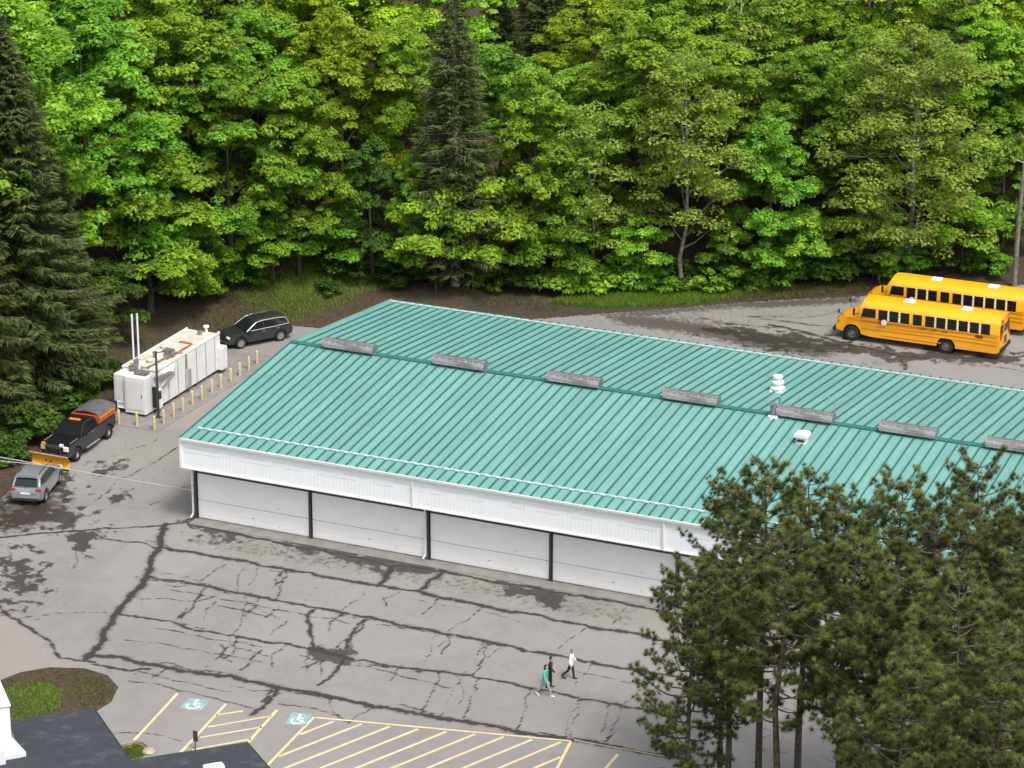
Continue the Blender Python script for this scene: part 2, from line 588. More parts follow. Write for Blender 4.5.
def soft_poly(x, y, poly, soft):
    """1 inside polygon falling to 0 over `soft` metres outside"""
    d = np.full(x.shape, 1e9)
    n = len(poly)
    for i in range(n):
        a = np.array(poly[i][:2]); b = np.array(poly[(i + 1) % n][:2])
        ab = b - a
        t = np.clip(((x - a[0]) * ab[0] + (y - a[1]) * ab[1]) / max(1e-9, ab @ ab), 0, 1)
        d = np.minimum(d, np.hypot(x - a[0] - t * ab[0], y - a[1] - t * ab[1]))
    return np.where(in_poly(x, y, poly), 0.5 + np.clip(d / soft, 0, 1) * 0.5, 0.5 - np.clip(d / soft, 0, 1) * 0.5)


xs = spread(-1500, 1500, -34, 72, 0.8)
ys = spread(-1500, 1500, -48, 96, 0.8)
V, F = grid_mesh(xs, ys, terrain)
gx, gy = V[:, 0], V[:, 1]
bank = soft_poly(gx, gy, pxpoly([(232, 300), (300, 258), (345, 268), (400, 290), (330, 312), (290, 322)]), 4)
strip = soft_poly(gx, gy, pxpoly([(548, 300), (590, 292), (680, 288), (770, 284), (770, 292), (690, 303), (600, 305)]), 2.5)
strip2 = soft_poly(gx, gy, pxpoly([(-40, 470), (20, 428), (60, 412), (60, 400), (-40, 400)]), 2)
grass = np.maximum.reduce([bank * 0.62, strip, strip2 * 0.8, np.where(gy < -12, 0.8, 0)])
mud = soft_poly(gx, gy, pxpoly([(400, 300), (520, 296), (600, 306), (760, 296), (870, 292), (870, 310), (780, 309), (640, 318), (430, 306)]), 3)
me = np_mesh('ground', V, F, {'grass': ('POINT', grass), 'mud': ('POINT', mud)}, smooth=True)
ground = put('ground', me, MAT['soil'])
tag(ground, 'leaf-littered forest floor and rough grass around the lot', 'ground', kind='structure')

# ================================================================ cracked asphalt lot
LOT = pxpoly([(-80, 540), (-20, 520), (22, 478), (50, 452), (104, 405), (150, 372), (232, 332), (300, 322)]) + \
      [(-6.0, 33.0), (-2.0, 36.5), (4.0, 40.5)] + \
      pxpoly([(600, 314), (640, 311), (690, 307), (760, 301), (850, 297), (1024, 285), (1150, 270)]) + \
      [(75.0, 60.0), (75.0, -2.0)] + pxpoly([(1150, 742), (900, 775), (740, 792), (640, 815)]) + [(31.0, -36.0), (31.0, -46.0), (-30.0, -46.0), (-36.0, -14.0)]
CRK = [  # (pixel polyline, half width in metres)
 ([(166, 524), (161, 547), (147, 576), (119, 611), (103, 635), (86, 659)], .26),
 ([(161, 547), (194, 552), (239, 560), (280, 568), (339, 579), (382, 586), (417, 591), (456, 600), (483, 606), (530, 614), (585, 625), (650, 638), (720, 650)], .20),
 ([(196, 525), (232, 533), (280, 543), (311, 549), (358, 558), (393, 566), (436, 571), (499, 583), (553, 592), (612, 601), (645, 608), (720, 622)], .17),
 ([(147, 576), (194, 584), (226, 591), (258, 597), (280, 601), (339, 612), (397, 625), (444, 634), (499, 644), (553, 655), (592, 662), (650, 673), (720, 686)], .17),
 ([(119, 614), (145, 618), (181, 625), (226, 635), (270, 643), (315, 651), (350, 659), (378, 664), (417, 669), (456, 674), (499, 681), (553, 692), (616, 704), (650, 711)], .13),
 ([(86, 656), (129, 660), (161, 666), (207, 674), (242, 680), (280, 688), (327, 697), (374, 707), (417, 714), (456, 720), (499, 727), (530, 734), (577, 741), (632, 750), (680, 758)], .22),
 ([(-10, 600), (0, 607), (19, 620), (36, 633), (52, 644), (60, 658), (84, 661), (107, 667), (129, 671), (149, 669)], .12),
 ([(-10, 538), (32, 534), (81, 531), (129, 528), (166, 525), (190, 522)], .12),
 ([(77, 544), (77, 559), (71, 570)], .07), ([(19, 618), (58, 613), (107, 613)], .05), ([(107, 539), (145, 543), (158, 551)], .10),
 ([(226, 564), (213, 573), (200, 581)], .06), ([(258, 568), (255, 577), (249, 585)], .05),
 ([(205, 588), (196, 600), (181, 618)], .09), ([(139, 599), (168, 598), (197, 601), (216, 596)], .06), ([(187, 607), (176, 620)], .06),
 ([(218, 606), (240, 610), (268, 617)], .08), ([(216, 602), (204, 620)], .05), ([(290, 620), (279, 627), (268, 637)], .06),
 ([(134, 675), (144, 660)], .05), ([(152, 678), (160, 674), (166, 668)], .06), ([(129, 681), (168, 687), (210, 697), (252, 708)], .08),
 ([(278, 688), (270, 700), (262, 708), (250, 715)], .15), ([(270, 690), (262, 702)], .10), ([(239, 736), (244, 723)], .04),
 ([(113, 733), (155, 734), (181, 741)], .06), ([(374, 707), (360, 714), (346, 724)], .06), ([(331, 698), (333, 712), (345, 722)], .07),
 ([(279, 704), (310, 708), (336, 715), (350, 722)], .07), ([(338, 612), (352, 602), (370, 588)], .05), ([(305, 601), (322, 584)], .04),
 ([(483, 607), (470, 618), (448, 631)], .05), ([(585, 627), (572, 638), (557, 649)], .05), ([(626, 608), (621, 618), (612, 625)], .05),
 ([(452, 637), (436, 650), (417, 664)], .04), ([(503, 647), (484, 660), (464, 672)], .04), ([(456, 674), (463, 690), (452, 711)], .05),
 ([(647, 676), (640, 690), (624, 704)], .05), ([(624, 723), (614, 732), (604, 741)], .04), ([(395, 674), (390, 682)], .04),
 ([(313, 610), (310, 630), (312, 648)], .14), ([(364, 620), (352, 634), (346, 650)], .12), ([(310, 648), (330, 653), (352, 660)], .22),
 ([(345, 656), (338, 668), (318, 685)], .13), ([(325, 660), (300, 668)], .08), ([(250, 604), (262, 610), (280, 620)], .05), ([(280, 606), (272, 612), (266, 618)], .05),
 ([(221, 645), (222, 657), (232, 662)], .09), ([(262, 650), (250, 660), (240, 670)], .08), ([(232, 645), (250, 650), (268, 656)], .06),
 ([(155, 628), (185, 634), (216, 640), (262, 647)], .07), ([(180, 622), (215, 630)], .05), ([(380, 666), (410, 668), (420, 672)], .10),
 ([(404, 664), (395, 675), (388, 684)], .04), ([(432, 559), (440, 575), (420, 590)], .18), ([(393, 566), (386, 576), (378, 586)], .22),
 ([(95, 500), (115, 482), (140, 470), (170, 452), (196, 440)], .07), ([(110, 505), (135, 488), (165, 470)], .05), ([(150, 505), (175, 492), (192, 484)], .05),
 ([(127, 450), (142, 446), (160, 438)], .06), ([(150, 455), (165, 462), (190, 466)], .03),
 ([(170, 590), (215, 598), (262, 607), (310, 616), (352, 624)], .07), ([(125, 640), (180, 648), (226, 655), (262, 662)], .06), ([(300, 655), (345, 664), (400, 676), (450, 688)], .07), ([(92, 664), (140, 672), (186, 682), (232, 692)], .07), ([(420, 600), (470, 610), (520, 622)], .05), ([(560, 668), (610, 678), (650, 686)], .05),
 # behind the building
 ([(745, 316), (790, 322), (840, 328), (900, 336)], .14), ([(770, 325), (800, 331), (850, 345), (900, 356), (930, 358)], .25), ([(760, 335), (800, 340), (845, 352)], .22),
 ([(900, 356), (905, 370)], .2), ([(930, 356), (970, 362), (1024, 372)], .10), ([(700, 318), (740, 324), (790, 328)], .12), ([(850, 310), (800, 318), (750, 316)], .08),
]
_r = np.random.default_rng(77)
_ln = [lambda u: 547 + (u - 161) * .187, lambda u: 576 + (u - 147) * .192, lambda u: 614 + (u - 119) * .180, lambda u: 656 + (u - 86) * .172]
for _k in range(30):                      # transverse joints and broken corners between the long seams
    _i = int(_r.integers(0, 3)); _u = _r.uniform(190, 640); _d = _r.uniform(-34, -10)
    _a = (_u, _ln[_i](_u)); _b = (_u + _d, _ln[_i + 1](_u + _d))
    if _r.random() < .45: _b = (_a[0] + (_b[0] - _a[0]) * .55, _a[1] + (_b[1] - _a[1]) * .55)
    _m = ((_a[0] + _b[0]) / 2 + _r.normal() * 4, (_a[1] + _b[1]) / 2 + _r.normal() * 1.2)
    CRK.append(([_a, _m, _b], float(_r.uniform(.035, .075))))
for _k in range(26):                      # splinters that run along a seam
    _i = int(_r.integers(0, 4)); _u = _r.uniform(120, 560); _o = _r.uniform(-7, 7); _l = _r.uniform(18, 60)
    CRK.append(([(_u, _ln[_i](_u) + _o), (_u + _l / 2, _ln[_i](_u + _l / 2) + _o + _r.normal()), (_u + _l, _ln[_i](_u + _l) + _o * .4)], float(_r.uniform(.03, .07))))
WET_SHADE = [  # pixel polygons of damp / puddled asphalt and painted tree shade, with their softness
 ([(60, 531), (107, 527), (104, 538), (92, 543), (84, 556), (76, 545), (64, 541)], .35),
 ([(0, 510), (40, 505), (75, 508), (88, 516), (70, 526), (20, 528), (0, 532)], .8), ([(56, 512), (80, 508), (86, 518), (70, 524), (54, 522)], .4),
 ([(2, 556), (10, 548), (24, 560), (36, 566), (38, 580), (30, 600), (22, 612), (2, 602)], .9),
 ([(92, 470), (118, 458), (128, 458), (120, 468), (104, 477), (92, 476)], .35), ([(106, 500), (122, 492), (128, 496), (118, 502)], .35),
 ([(180, 520), (196, 520), (212, 524), (204, 530), (188, 528)], .5), ([(286, 540), (330, 543), (380, 554), (430, 556), (446, 562), (436, 574), (400, 572), (350, 562), (300, 552)], .5),
 ([(498, 580), (520, 584), (570, 592), (574, 600), (560, 604), (556, 612), (540, 604), (520, 596), (508, 594)], .35), ([(410, 553), (450, 560), (470, 566), (460, 572), (420, 566)], .6),
 ([(530, 572), (570, 580), (600, 590), (560, 592)], .5), ([(196, 522), (240, 531), (236, 540), (200, 534)], .8),
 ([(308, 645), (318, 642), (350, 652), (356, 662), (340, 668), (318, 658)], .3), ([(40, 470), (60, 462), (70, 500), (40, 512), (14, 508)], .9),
 ([(770, 330), (800, 334), (870, 346), (930, 352), (950, 358), (900, 362), (840, 352), (790, 342)], .8), ([(700, 330), (740, 326), (800, 338), (840, 352), (790, 352), (730, 340)], .8),
 ([(855, 345), (1005, 357), (1024, 352), (1024, 366), (900, 358)], .5),
]
DIRT_SHADE = [([(591, 312), (663, 316), (747, 330), (819, 340), (866, 349), (819, 359), (747, 347), (685, 334), (622, 326)], 1.4, 1.0), ([(880, 350), (960, 360), (1024, 370), (960, 366)], .9, .8), ([(580, 312), (640, 308), (760, 298), (860, 294), (860, 300), (760, 308), (690, 314), (640, 320)], 1.6, .9), ([(560, 310), (700, 308), (760, 318), (800, 336), (840, 350), (760, 352), (600, 330)], 3.0, .62), ([(700, 304), (860, 296), (860, 303), (760, 309)], 1.0),
        ([(-40, 520), (0, 498), (40, 462), (110, 410), (235, 340), (300, 326), (300, 320), (100, 396), (-40, 480)], 1.5),
        ([(812, 340), (850, 345), (850, 350), (822, 348)], .8), ([(0, 505), (60, 500), (60, 520), (0, 530)], 1.5), ([(161, 547), (196, 525), (430, 562), (650, 606), (650, 637), (400, 588)], 1.5, .50), ([(-30, 530), (-20, 500), (30, 462), (60, 470), (80, 505), (60, 525), (0, 540)], 2.0, .8), ([(660, 306), (760, 304), (850, 300), (860, 320), (760, 330), (680, 324)], 3.0, .45), ([(110, 440), (60, 470), (100, 500), (150, 440)], 2.0, .45)]  # at the left edge tree shade is painted in with the dirt
WARM = [([(-60, 640), (-60, 600), (0, 608), (36, 635), (58, 660), (100, 668), (20, 676), (0, 685), (-60, 700)], .4), ([(115, 420), (196, 432), (290, 350), (255, 355), (150, 402)], .6)]


def fractal(pl, rnd, amp=0.16, lev=3):
    for L in range(lev):
        out = [pl[0]]
        for a, b in zip(pl[:-1], pl[1:]):
            d = (b - a); l = math.hypot(d[0], d[1])
            nrm = np.array([-d[1], d[0]]) / max(l, 1e-6)
            m = (a + b) / 2 + nrm * rnd.normal() * min(amp, 0.045 * l + 0.015)
            out += [m, b]
        pl = out
        amp *= 0.6
    return pl


def lot_cells(x0, x1, y0, y1, s, skip=None):
    nx, ny = int(round((x1 - x0) / s)), int(round((y1 - y0) / s))
    V, F = grid_mesh(np.linspace(x0, x1, nx + 1), np.linspace(y0, y1, ny + 1), lambda X, Y: X * 0)
    c = V[F].mean(1)
    keep = in_poly(c[:, 0], c[:, 1], LOT)
    if skip is not None:
        keep &= ~((c[:, 0] > skip[0]) & (c[:, 0] < skip[1]) & (c[:, 1] > skip[2]) & (c[:, 1] < skip[3]))
    F = F[keep]
    used = np.unique(F)
    re = np.full(len(V), -1); re[used] = np.arange(len(used))
    return V[used], re[F]


V1, F1 = lot_cells(-14, 44, -36, 2, 0.125, (0.3, 99, 0.5, 24.9))
V2, F2 = lot_cells(-36, -14, -46, 2, 0.4)
V3, F3 = lot_cells(-16, 0.4, 2, 34, 0.2, (0.3, 99, -1, 25))
V4, F4 = lot_cells(0.4, 75, 24.4, 70, 0.25)
V5, F5 = lot_cells(44, 76, -46, 2, 0.5, (0.3, 99, 0.5, 24.9))
V6, F6 = lot_cells(-14, 44, -46, -36, 0.5)
V7, F7 = lot_cells(-16, 0.4, 34, 44, 0.4)
VV, FF, o = [], [], 0
for a, b in ((V1, F1), (V2, F2), (V3, F3), (V4, F4), (V5, F5), (V6, F6), (V7, F7)):
    if len(a):
        VV.append(a); FF.append(b + o); o += len(a)
V, F = np.concatenate(VV), np.concatenate(FF)
lx, ly = V[:, 0], V[:, 1]
crk = np.full(len(V), 6.0)
rc = np.random.default_rng(5)
for pl, w in CRK:
    q = fractal([np.array(pix(u, v))[:2] for u, v in pl], rc)
    for a, b in zip(q[:-1], q[1:]):
        ww = w * (1.0 if w >= .12 else 0.95) * rc.uniform(0.6, 1.25)
        mrg = ww * 6
        k = np.nonzero((lx > min(a[0], b[0]) - mrg) & (lx < max(a[0], b[0]) + mrg) & (ly > min(a[1], b[1]) - mrg) & (ly < max(a[1], b[1]) + mrg))[0]
        if not len(k): continue
        ab = b - a
        t_ = np.clip(((lx[k] - a[0]) * ab[0] + (ly[k] - a[1]) * ab[1]) / max(1e-9, ab @ ab), 0, 1)
        d = np.hypot(lx[k] - a[0] - t_ * ab[0], ly[k] - a[1] - t_ * ab[1]) / ww
        crk[k] = np.minimum(crk[k], d)


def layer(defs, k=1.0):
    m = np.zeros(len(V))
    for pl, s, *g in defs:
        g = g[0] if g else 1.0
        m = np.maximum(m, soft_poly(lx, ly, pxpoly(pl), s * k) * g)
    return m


me = np_mesh('parking_lot', V, F, {'crk': ('POINT', crk), 'wet_shade': ('POINT', layer(WET_SHADE, 2.4)), 'dirt': ('POINT', layer(DIRT_SHADE)), 'warm': ('POINT', layer(WARM))}, smooth=True)
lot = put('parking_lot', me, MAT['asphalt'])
tag(lot, 'cracked and patched grey asphalt yard around the garage', 'parking lot', kind='structure')

# ================================================================ painted markings (children of the lot)
PZ = 0.005


def stripe(u0, v0, u1, v1, w=0.16, name='parking_line'):
    a, b = pix(u0, v0), pix(u1, v1)
    stripe_w(a, b, w, name)


def stripe_w(a, b, w, name, z=PZ):
    a = Vector((a[0], a[1])); b = Vector((b[0], b[1]))
    d = (b - a).normalized(); n = Vector((-d.y, d.x)) * w * 0.5
    k = 5
    top, bot = [], []
    for i in range(k + 1):
        p = a.lerp(b, i / k)
        top.append((p.x + n.x * random.uniform(.85, 1.1), p.y + n.y * random.uniform(.85, 1.1), z))
        bot.append((p.x - n.x * random.uniform(.85, 1.1), p.y - n.y * random.uniform(.85, 1.1), z))
    me = bpy.data.meshes.new(name)
    me.from_pydata(bot + top, [], [(i, i + 1, k + 2 + i, k + 1 + i) for i in range(k)])
    return put(name, me, MAT['line_paint'], lot)


stripe(177.5, 693.5, 126, 749); stripe(226, 704, 170, 764); stripe(277, 710, 236, 756); stripe(314, 717, 262, 771)
for a in ((216, 715, 243, 711), (208, 727, 271, 716), (200, 737.5, 262, 727), (192, 750, 251, 739)):
    stripe(*a, name='hatch_line', w=0.14)
stripe(316, 717.5, 571, 741, w=0.14); stripe(571, 741.5, 543, 795); stripe(618, 754, 570, 810); stripe(574, 740, 668, 757, w=0.06)
# the big hatched bay: diagonals clipped to its outline
quad = [Vector(pix(*q)[:2]) for q in ((314, 719), (569, 742), (541, 796), (240, 796))]
h0 = Vector(pix(280, 756)[:2]); h1 = Vector(pix(364, 723)[:2])
hd = (h1 - h0).normalized(); hn = Vector((-hd.y, hd.x))
step = abs((Vector(pix(391, 726)[:2]) - Vector(pix(364, 723)[:2])).dot(hn))
for k in range(-26, 14):
    o_ = h0 + hn * (k * step)
    ts = []
    for i in range(4):
        a, b = quad[i], quad[(i + 1) % 4]
        e = b - a
        den = hd.x * e.y - hd.y * e.x
        if abs(den) < 1e-6: continue
        w_ = a - o_
        t_ = (w_.x * e.y - w_.y * e.x) / den
        s_ = (w_.x * hd.y - w_.y * hd.x) / den
        if 0 <= s_ <= 1: ts.append(t_)
    if len(ts) >= 2 and max(ts) - min(ts) > 0.6:
        stripe_w(o_ + hd * (min(ts) + 0.08), o_ + hd * (max(ts) - 0.08), 0.17, 'hatch_line', PZ - 0.002)


def access_symbol(q):
    P = [pix(*a) for a in q]      # corners: bl, tl, tr, br
    o_ = P[0]; ex = P[3] - P[0]; ey = P[1] - P[0]

    def at(a, b, z): return (o_.x + ex.x * a + ey.x * b, o_.y + ex.y * a + ey.y * b, z)
    me = bpy.data.meshes.new('accessible_symbol')
    me.from_pydata([at(0, 0, PZ), at(1, 0, PZ), at(1, 1, PZ), at(0, 1, PZ)], [], [(0, 1, 2, 3)])
    s = put('accessible_symbol', me, MAT['symbol_teal'], lot)
    mb = MB()
    z = PZ + 0.004
    disc = [(0.46 + 0.085 * math.cos(k * math.pi / 6), 0.84 + 0.085 * math.sin(k * math.pi / 6)) for k in range(12)]
    mb.add([at(a, b, z) for a, b in disc], [tuple(range(12))])

    def bar(a0, b0, a1, b1, w):
        d = Vector((a1 - a0, b1 - b0)).normalized(); n = Vector((-d.y, d.x)) * w / 2
        mb.add([at(a0 + n.x, b0 + n.y, z), at(a0 - n.x, b0 - n.y, z), at(a1 - n.x, b1 - n.y, z), at(a1 + n.x, b1 + n.y, z)], [(0, 1, 2, 3)])
    bar(0.46, 0.73, 0.48, 0.42, 0.12); bar(0.54, 0.60, 0.72, 0.60, 0.09); bar(0.54, 0.42, 0.70, 0.42, 0.11); bar(0.70, 0.47, 0.80, 0.18, 0.11); bar(0.80, 0.23, 0.92, 0.23, 0.09)
    n = 18
    arc = []
    for r in (0.21, 0.31):
        for k in range(n + 1):
            a = R(150) + R(205) * k / n
            arc.append(at(0.47 + r * math.cos(a), 0.36 + r * math.sin(a), z + 0.001))
    mb.add(arc, [(k, k + 1, n + 2 + k, n + 1 + k) for k in range(n)])
    mb.build('symbol_figure', MAT['symbol_white'], s)


access_symbol([(179.5, 708.5), (188.7, 697.8), (210.2, 699.2), (201, 711)])
access_symbol([(285, 724), (292, 712.3), (313, 714), (305, 726)])

# concrete apron before the doors, concrete pad under the tank
mb = MB()
a0, a1 = pix(192, 523), pix(640, 604)
mb.box((33, -0.55, 0.004), (66, 0.96, 0.05))
apron = mb.build('apron', MAT['concrete'], bevel=0.01)
tag(apron, 'narrow concrete apron along the foot of the garage doors', 'pavement', kind='structure')
mb = MB()
mb.prism([(-14.3, 11.0), (-9.0, 11.0), (-8.7, 26.2), (-14.3, 26.2)], -0.02, 0.03, axis='z')
pad = mb.build('concrete_pad', MAT['concrete'], bevel=0.01)
tag(pad, 'concrete pad under the white tank and bollards', 'pavement', kind='structure')
# ================================================================ the long garage
L = 7.315
NB = 9
LEN = NB * L
XL = -0.22                       # left roof edge
XR = LEN + 0.22
YF, YR_, YRIDGE = -1.2, 25.71, 12.18
HE, HR, HF = 5.29, 6.72, 3.50
garage = thing('garage_building', 'long white garage with teal metal roof and row of white overhead doors', 'garage')
# walls
mb = MB()
mb.box((0.06, 12.25, 2.45), (0.16, 24.2, 4.9)); mb.build('wall', MAT['wall_white'], garage)
mb = MB(); mb.box((LEN - 0.06, 12.25, 2.45), (0.16, 24.2, 4.9)); mb.build('wall', MAT['wall_white'], garage)
mb = MB(); mb.box((LEN / 2, 24.35, 2.45), (LEN + 0.02, 0.16, 4.9)); mb.build('wall', MAT['wall_white'], garage)
for xg in (0.06, LEN - 0.06):
    mb = MB(); mb.prism([(0.1, 4.9), (24.4, 4.9), (YRIDGE, 6.45)], xg - 0.08, xg + 0.08, axis='x'); mb.build('gable', MAT['wall_white'], garage)
mb = MB(); mb.box((LEN / 2, 0.12, 4.2), (LEN - 0.3, 0.12, 1.5)); mb.build('header', MAT['wall_white'], garage)
mb = MB(); mb.box((LEN / 2, -0.53, HF + 0.03), (LEN + 0.36, 1.24, 0.05)); mb.build('soffit', MAT['soffit'], garage)
# overhead doors: a tall upper and a lower section each, lintel strip above with soffit shade in its dark colour
dw = L - 0.20
DH = 2.74


def section(h):
    m = MB().prism([(0.0, 0.018), (0.0, h - 0.018), (0.045, h - 0.018), (0.045, 0.018)], -dw / 2, dw / 2, axis='x')
    k = max(2, int(h / 0.3))
    for q_ in range(k):
        m.box((0, -0.0015, h * (q_ + 0.5) / k), (dw - 0.1, 0.009, h / k * 0.72))
    return m.mesh('door_panel', bevel=0.004, seg=1)


lo_sec, hi_sec = section(1.10), section(DH - 1.10)
for b in range(NB):
    d = put('overhead_door', MB().box((0, 0.085, DH / 2), (dw, 0.03, DH)).mesh('door_back'), MAT['door_gap'], garage, (L * (b + 0.5), 0, 0))
    put('door_panel', lo_sec, MAT['door_white'], d, (0, 0, 0.02))
    put('door_panel', hi_sec, MAT['door_white'], d, (0, 0, 1.12))
    MB().box((0, -0.02, 0.55), (0.10, 0.03, 0.03)).build('door_handle', MAT['dark_steel'], d)
    MB().box((L * (b + 0.5), 0.02, DH + 0.34), (dw, 0.10, 0.64)).build('lintel_shade_strip', MAT['dark_steel'], garage)  # dark tone stands in for the shade under the soffit
# steel columns between the doors
for b in range(NB + 1):
    mb = MB()
    x = L * b
    mb.box((x, 0.0, 1.75), (0.03, 0.24, 3.5)); mb.box((x, -0.13, 1.75), (0.13, 0.025, 3.5)); mb.box((x, 0.13, 1.75), (0.20, 0.025, 3.5)); mb.box((x, -0.12, 0.03), (0.34, 0.14, 0.06))
    mb.build('column', MAT['dark_steel'], garage)
# fascia: ribbed sheets 0.914 m wide
prof = []
wsh = (LEN + 0.40) / 72
for k in range(4):
    x = k * wsh / 4
    prof += [(x, 0.0), (x + wsh * 0.15, 0.0), (x + wsh * 0.17, -0.004), (x + wsh * 0.23, -0.004)]
prof.append((wsh, 0.0))
outl = prof + [(wsh, 0.05), (0, 0.05)]
mb = MB(); mb.prism(outl, HF - 0.02, HE - 0.13, axis='z')
fme = mb.mesh('fascia_sheet')
fascia = MB().box((LEN / 2, YF + 0.12, (HF + HE) / 2 - 0.06), (LEN + 0.36, 0.06, HE - HF - 0.14)).build('fascia', MAT['white_steel'], garage)
for k in range(72):
    put('fascia_sheet', fme, MAT['white_steel'], fascia, (-0.20 + k * wsh, YF + 0.035, 0))
mb = MB()
mb.box((LEN / 2, YF + 0.0, HF - 0.02), (LEN + 0.44, 0.09, 0.07)); mb.build('fascia_trim', MAT['white_paint'], fascia)
for zz in (HF + 0.95, HF + 1.22):
    x = 0.0
    while x < LEN - 1:
        ln = random.uniform(0.5, 2.4)
        MB().box((x + ln / 2, YF + 0.024, zz), (ln, 0.008, 0.014)).build('seam_line', MAT['soffit'], fascia)
        x += ln + random.uniform(0.3, 1.6)
for x in (-0.21, LEN + 0.21):
    MB().box((x, -0.55, (HF + HE) / 2 - 0.03), (0.05, 1.22, HE - HF - 0.08)).build('fascia_return', MAT['white_steel'], garage)
    MB().box((x, YF + 0.01, (HF + HE) / 2 - 0.08), (0.14, 0.12, HE - HF - 0.06)).build('corner_trim', MAT['white_paint'], garage)
# gutter + downspouts
mb = MB()
mb.prism([(YF - 0.14, HE - 0.16), (YF - 0.17, HE - 0.02), (YF - 0.14, HE - 0.02), (YF - 0.12, HE - 0.13), (YF - 0.02, HE - 0.13), (YF - 0.02, HE - 0.03), (YF + 0.01, HE - 0.03), (YF + 0.01, HE - 0.16)], XL + 0.02, XR - 0.02, axis='x')
gutter = mb.build('gutter', MAT['white_paint'], garage)
for b in (0, 2, 4, 6, 8):
    x = L * b
    mb = MB()
    if b:
        mb.box((x - 0.35, YF - 0.045, (HF + HE) / 2 - 0.12), (0.10, 0.08, HE - HF - 0.16))
        mb.tube([(x - 0.35, YF - 0.02, HF - 0.03), (x - 0.33, YF + 0.05, HF - 0.08), (x - 0.13, -0.22, HF - 0.10)], 0.05, 6)
    mb.tube([(x - 0.13, -0.22, HF - 0.02), (x - 0.13, -0.22, 0.42), (x - 0.15, -0.26, 0.28), (x - 0.19, -0.42, 0.12)], 0.055, 8)
    mb.box((x - 0.13, -0.20, 2.2), (0.16, 0.10, 0.03))
    mb.build('downspout', MAT['white_paint'], garage)
# roof: deck + standing-seam sheets
sf = math.atan2(HR - HE, YRIDGE - YF)
sb = math.atan2(HR - HE, YR_ - YRIDGE)
lf = math.hypot(HR - HE, YRIDGE - YF)
lb = math.hypot(HR - HE, YR_ - YRIDGE)
mb = MB()
mb.prism([(YF + 0.03, HE - 0.06), (YRIDGE, HR - 0.06), (YR_ - 0.03, HE - 0.06), (YR_ - 0.03, HE - 0.14), (YRIDGE, HR - 0.14), (YF + 0.03, HE - 0.14)], XL + 0.01, XR - 0.01, axis='x')
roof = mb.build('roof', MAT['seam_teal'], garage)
NP = 108
pw = (XR - XL) / NP


def sheet_mesh(ln):
    mb = MB()
    mb.prism([(0, 0), (pw, 0), (pw, 0.02), (pw * 0.72, 0.02), (pw * 0.70, 0.028), (pw * 0.66, 0.02), (pw * 0.40, 0.02), (pw * 0.38, 0.028), (pw * 0.34, 0.02), (0, 0.02)], 0, ln, axis='y')
    n0 = len(mb.f)
    mb.prism([(-0.055, 0.018), (0.055, 0.018), (0.035, 0.085), (-0.035, 0.085)], 0.0, ln + 0.001, axis='y')
    me = mb.mesh('roof_panel')
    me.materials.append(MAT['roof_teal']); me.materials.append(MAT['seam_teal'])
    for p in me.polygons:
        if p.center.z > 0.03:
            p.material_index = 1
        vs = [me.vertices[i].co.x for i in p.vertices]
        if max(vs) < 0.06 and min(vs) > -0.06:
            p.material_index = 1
    return me


mf, mbk = sheet_mesh(lf), sheet_mesh(lb)
for k in range(NP):
    x = XL + k * pw
    put('roof_panel', mf, None, roof, (x, YF, HE - 0.04), (sf, 0, 0))
    put('roof_panel', mbk, None, roof, (x + pw, YR_, HE - 0.04), (sb, 0, math.pi))
mb = MB()
mb.prism([(YRIDGE - 0.22, HR - 0.0), (YRIDGE, HR + 0.075), (YRIDGE + 0.22, HR - 0.0), (YRIDGE + 0.22, HR + 0.03), (YRIDGE, HR + 0.12), (YRIDGE - 0.22, HR + 0.03)], XL - 0.02, XR + 0.02, axis='x')
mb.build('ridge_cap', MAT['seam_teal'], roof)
for x, dx in ((XL, -0.035), (XR, 0.035)):
    mb = MB()
    mb.prism([(YF - 0.01, HE - 0.15), (YRIDGE, HR - 0.15), (YR_ + 0.01, HE - 0.15), (YR_ + 0.01, HE + 0.03), (YRIDGE, HR + 0.035), (YF - 0.01, HE + 0.03)], x + dx - 0.03, x + dx + 0.03, axis='x')
    mb.build('rake_trim', MAT['roof_teal'], roof)


def on_roof(u, v, lift=0.0):
    """photo pixel -> roof surface (front or back slope)"""
    nf = Vector((0, -math.sin(sf), math.cos(sf))); nb_ = Vector((0, math.sin(sb), math.cos(sb)))
    p = pix_plane(u, v, Vector((0, YRIDGE, HR)), nf)
    if p.y > YRIDGE:
        p = pix_plane(u, v, Vector((0, YRIDGE, HR)), nb_)
    return p + Vector((0, 0, lift))


# snow rails near both eaves: a rail with a clamp at each seam
for (yy, zz, x0) in ((YF + 1.25, HE + 1.25 * math.tan(sf), XL + 0.45), (YR_ - 0.75, HE + 0.75 * math.tan(sb), XL + 0.3)):
    mb = MB()
    mb.box(((x0 + XR) / 2, yy, zz + 0.10), (XR - x0, 0.035, 0.035))
    k = math.ceil((x0 - XL) / pw)
    while XL + k * pw < XR - 0.1:
        mb.box((XL + k * pw, yy, zz + 0.06), (0.26, 0.07, 0.08) if yy < 5 else (0.12, 0.05, 0.10))
        k += 1
    mb.build('snow_rail', MAT['white_paint'], roof)
# galvanised ridge ventilators
def x_on_ridge(u):
    lo, hi = -5.0, 70.0
    for i in range(50):
        m = (lo + hi) / 2
        if project((m, YRIDGE, HR + 0.25))[0] < u: lo = m
        else: hi = m
    return lo


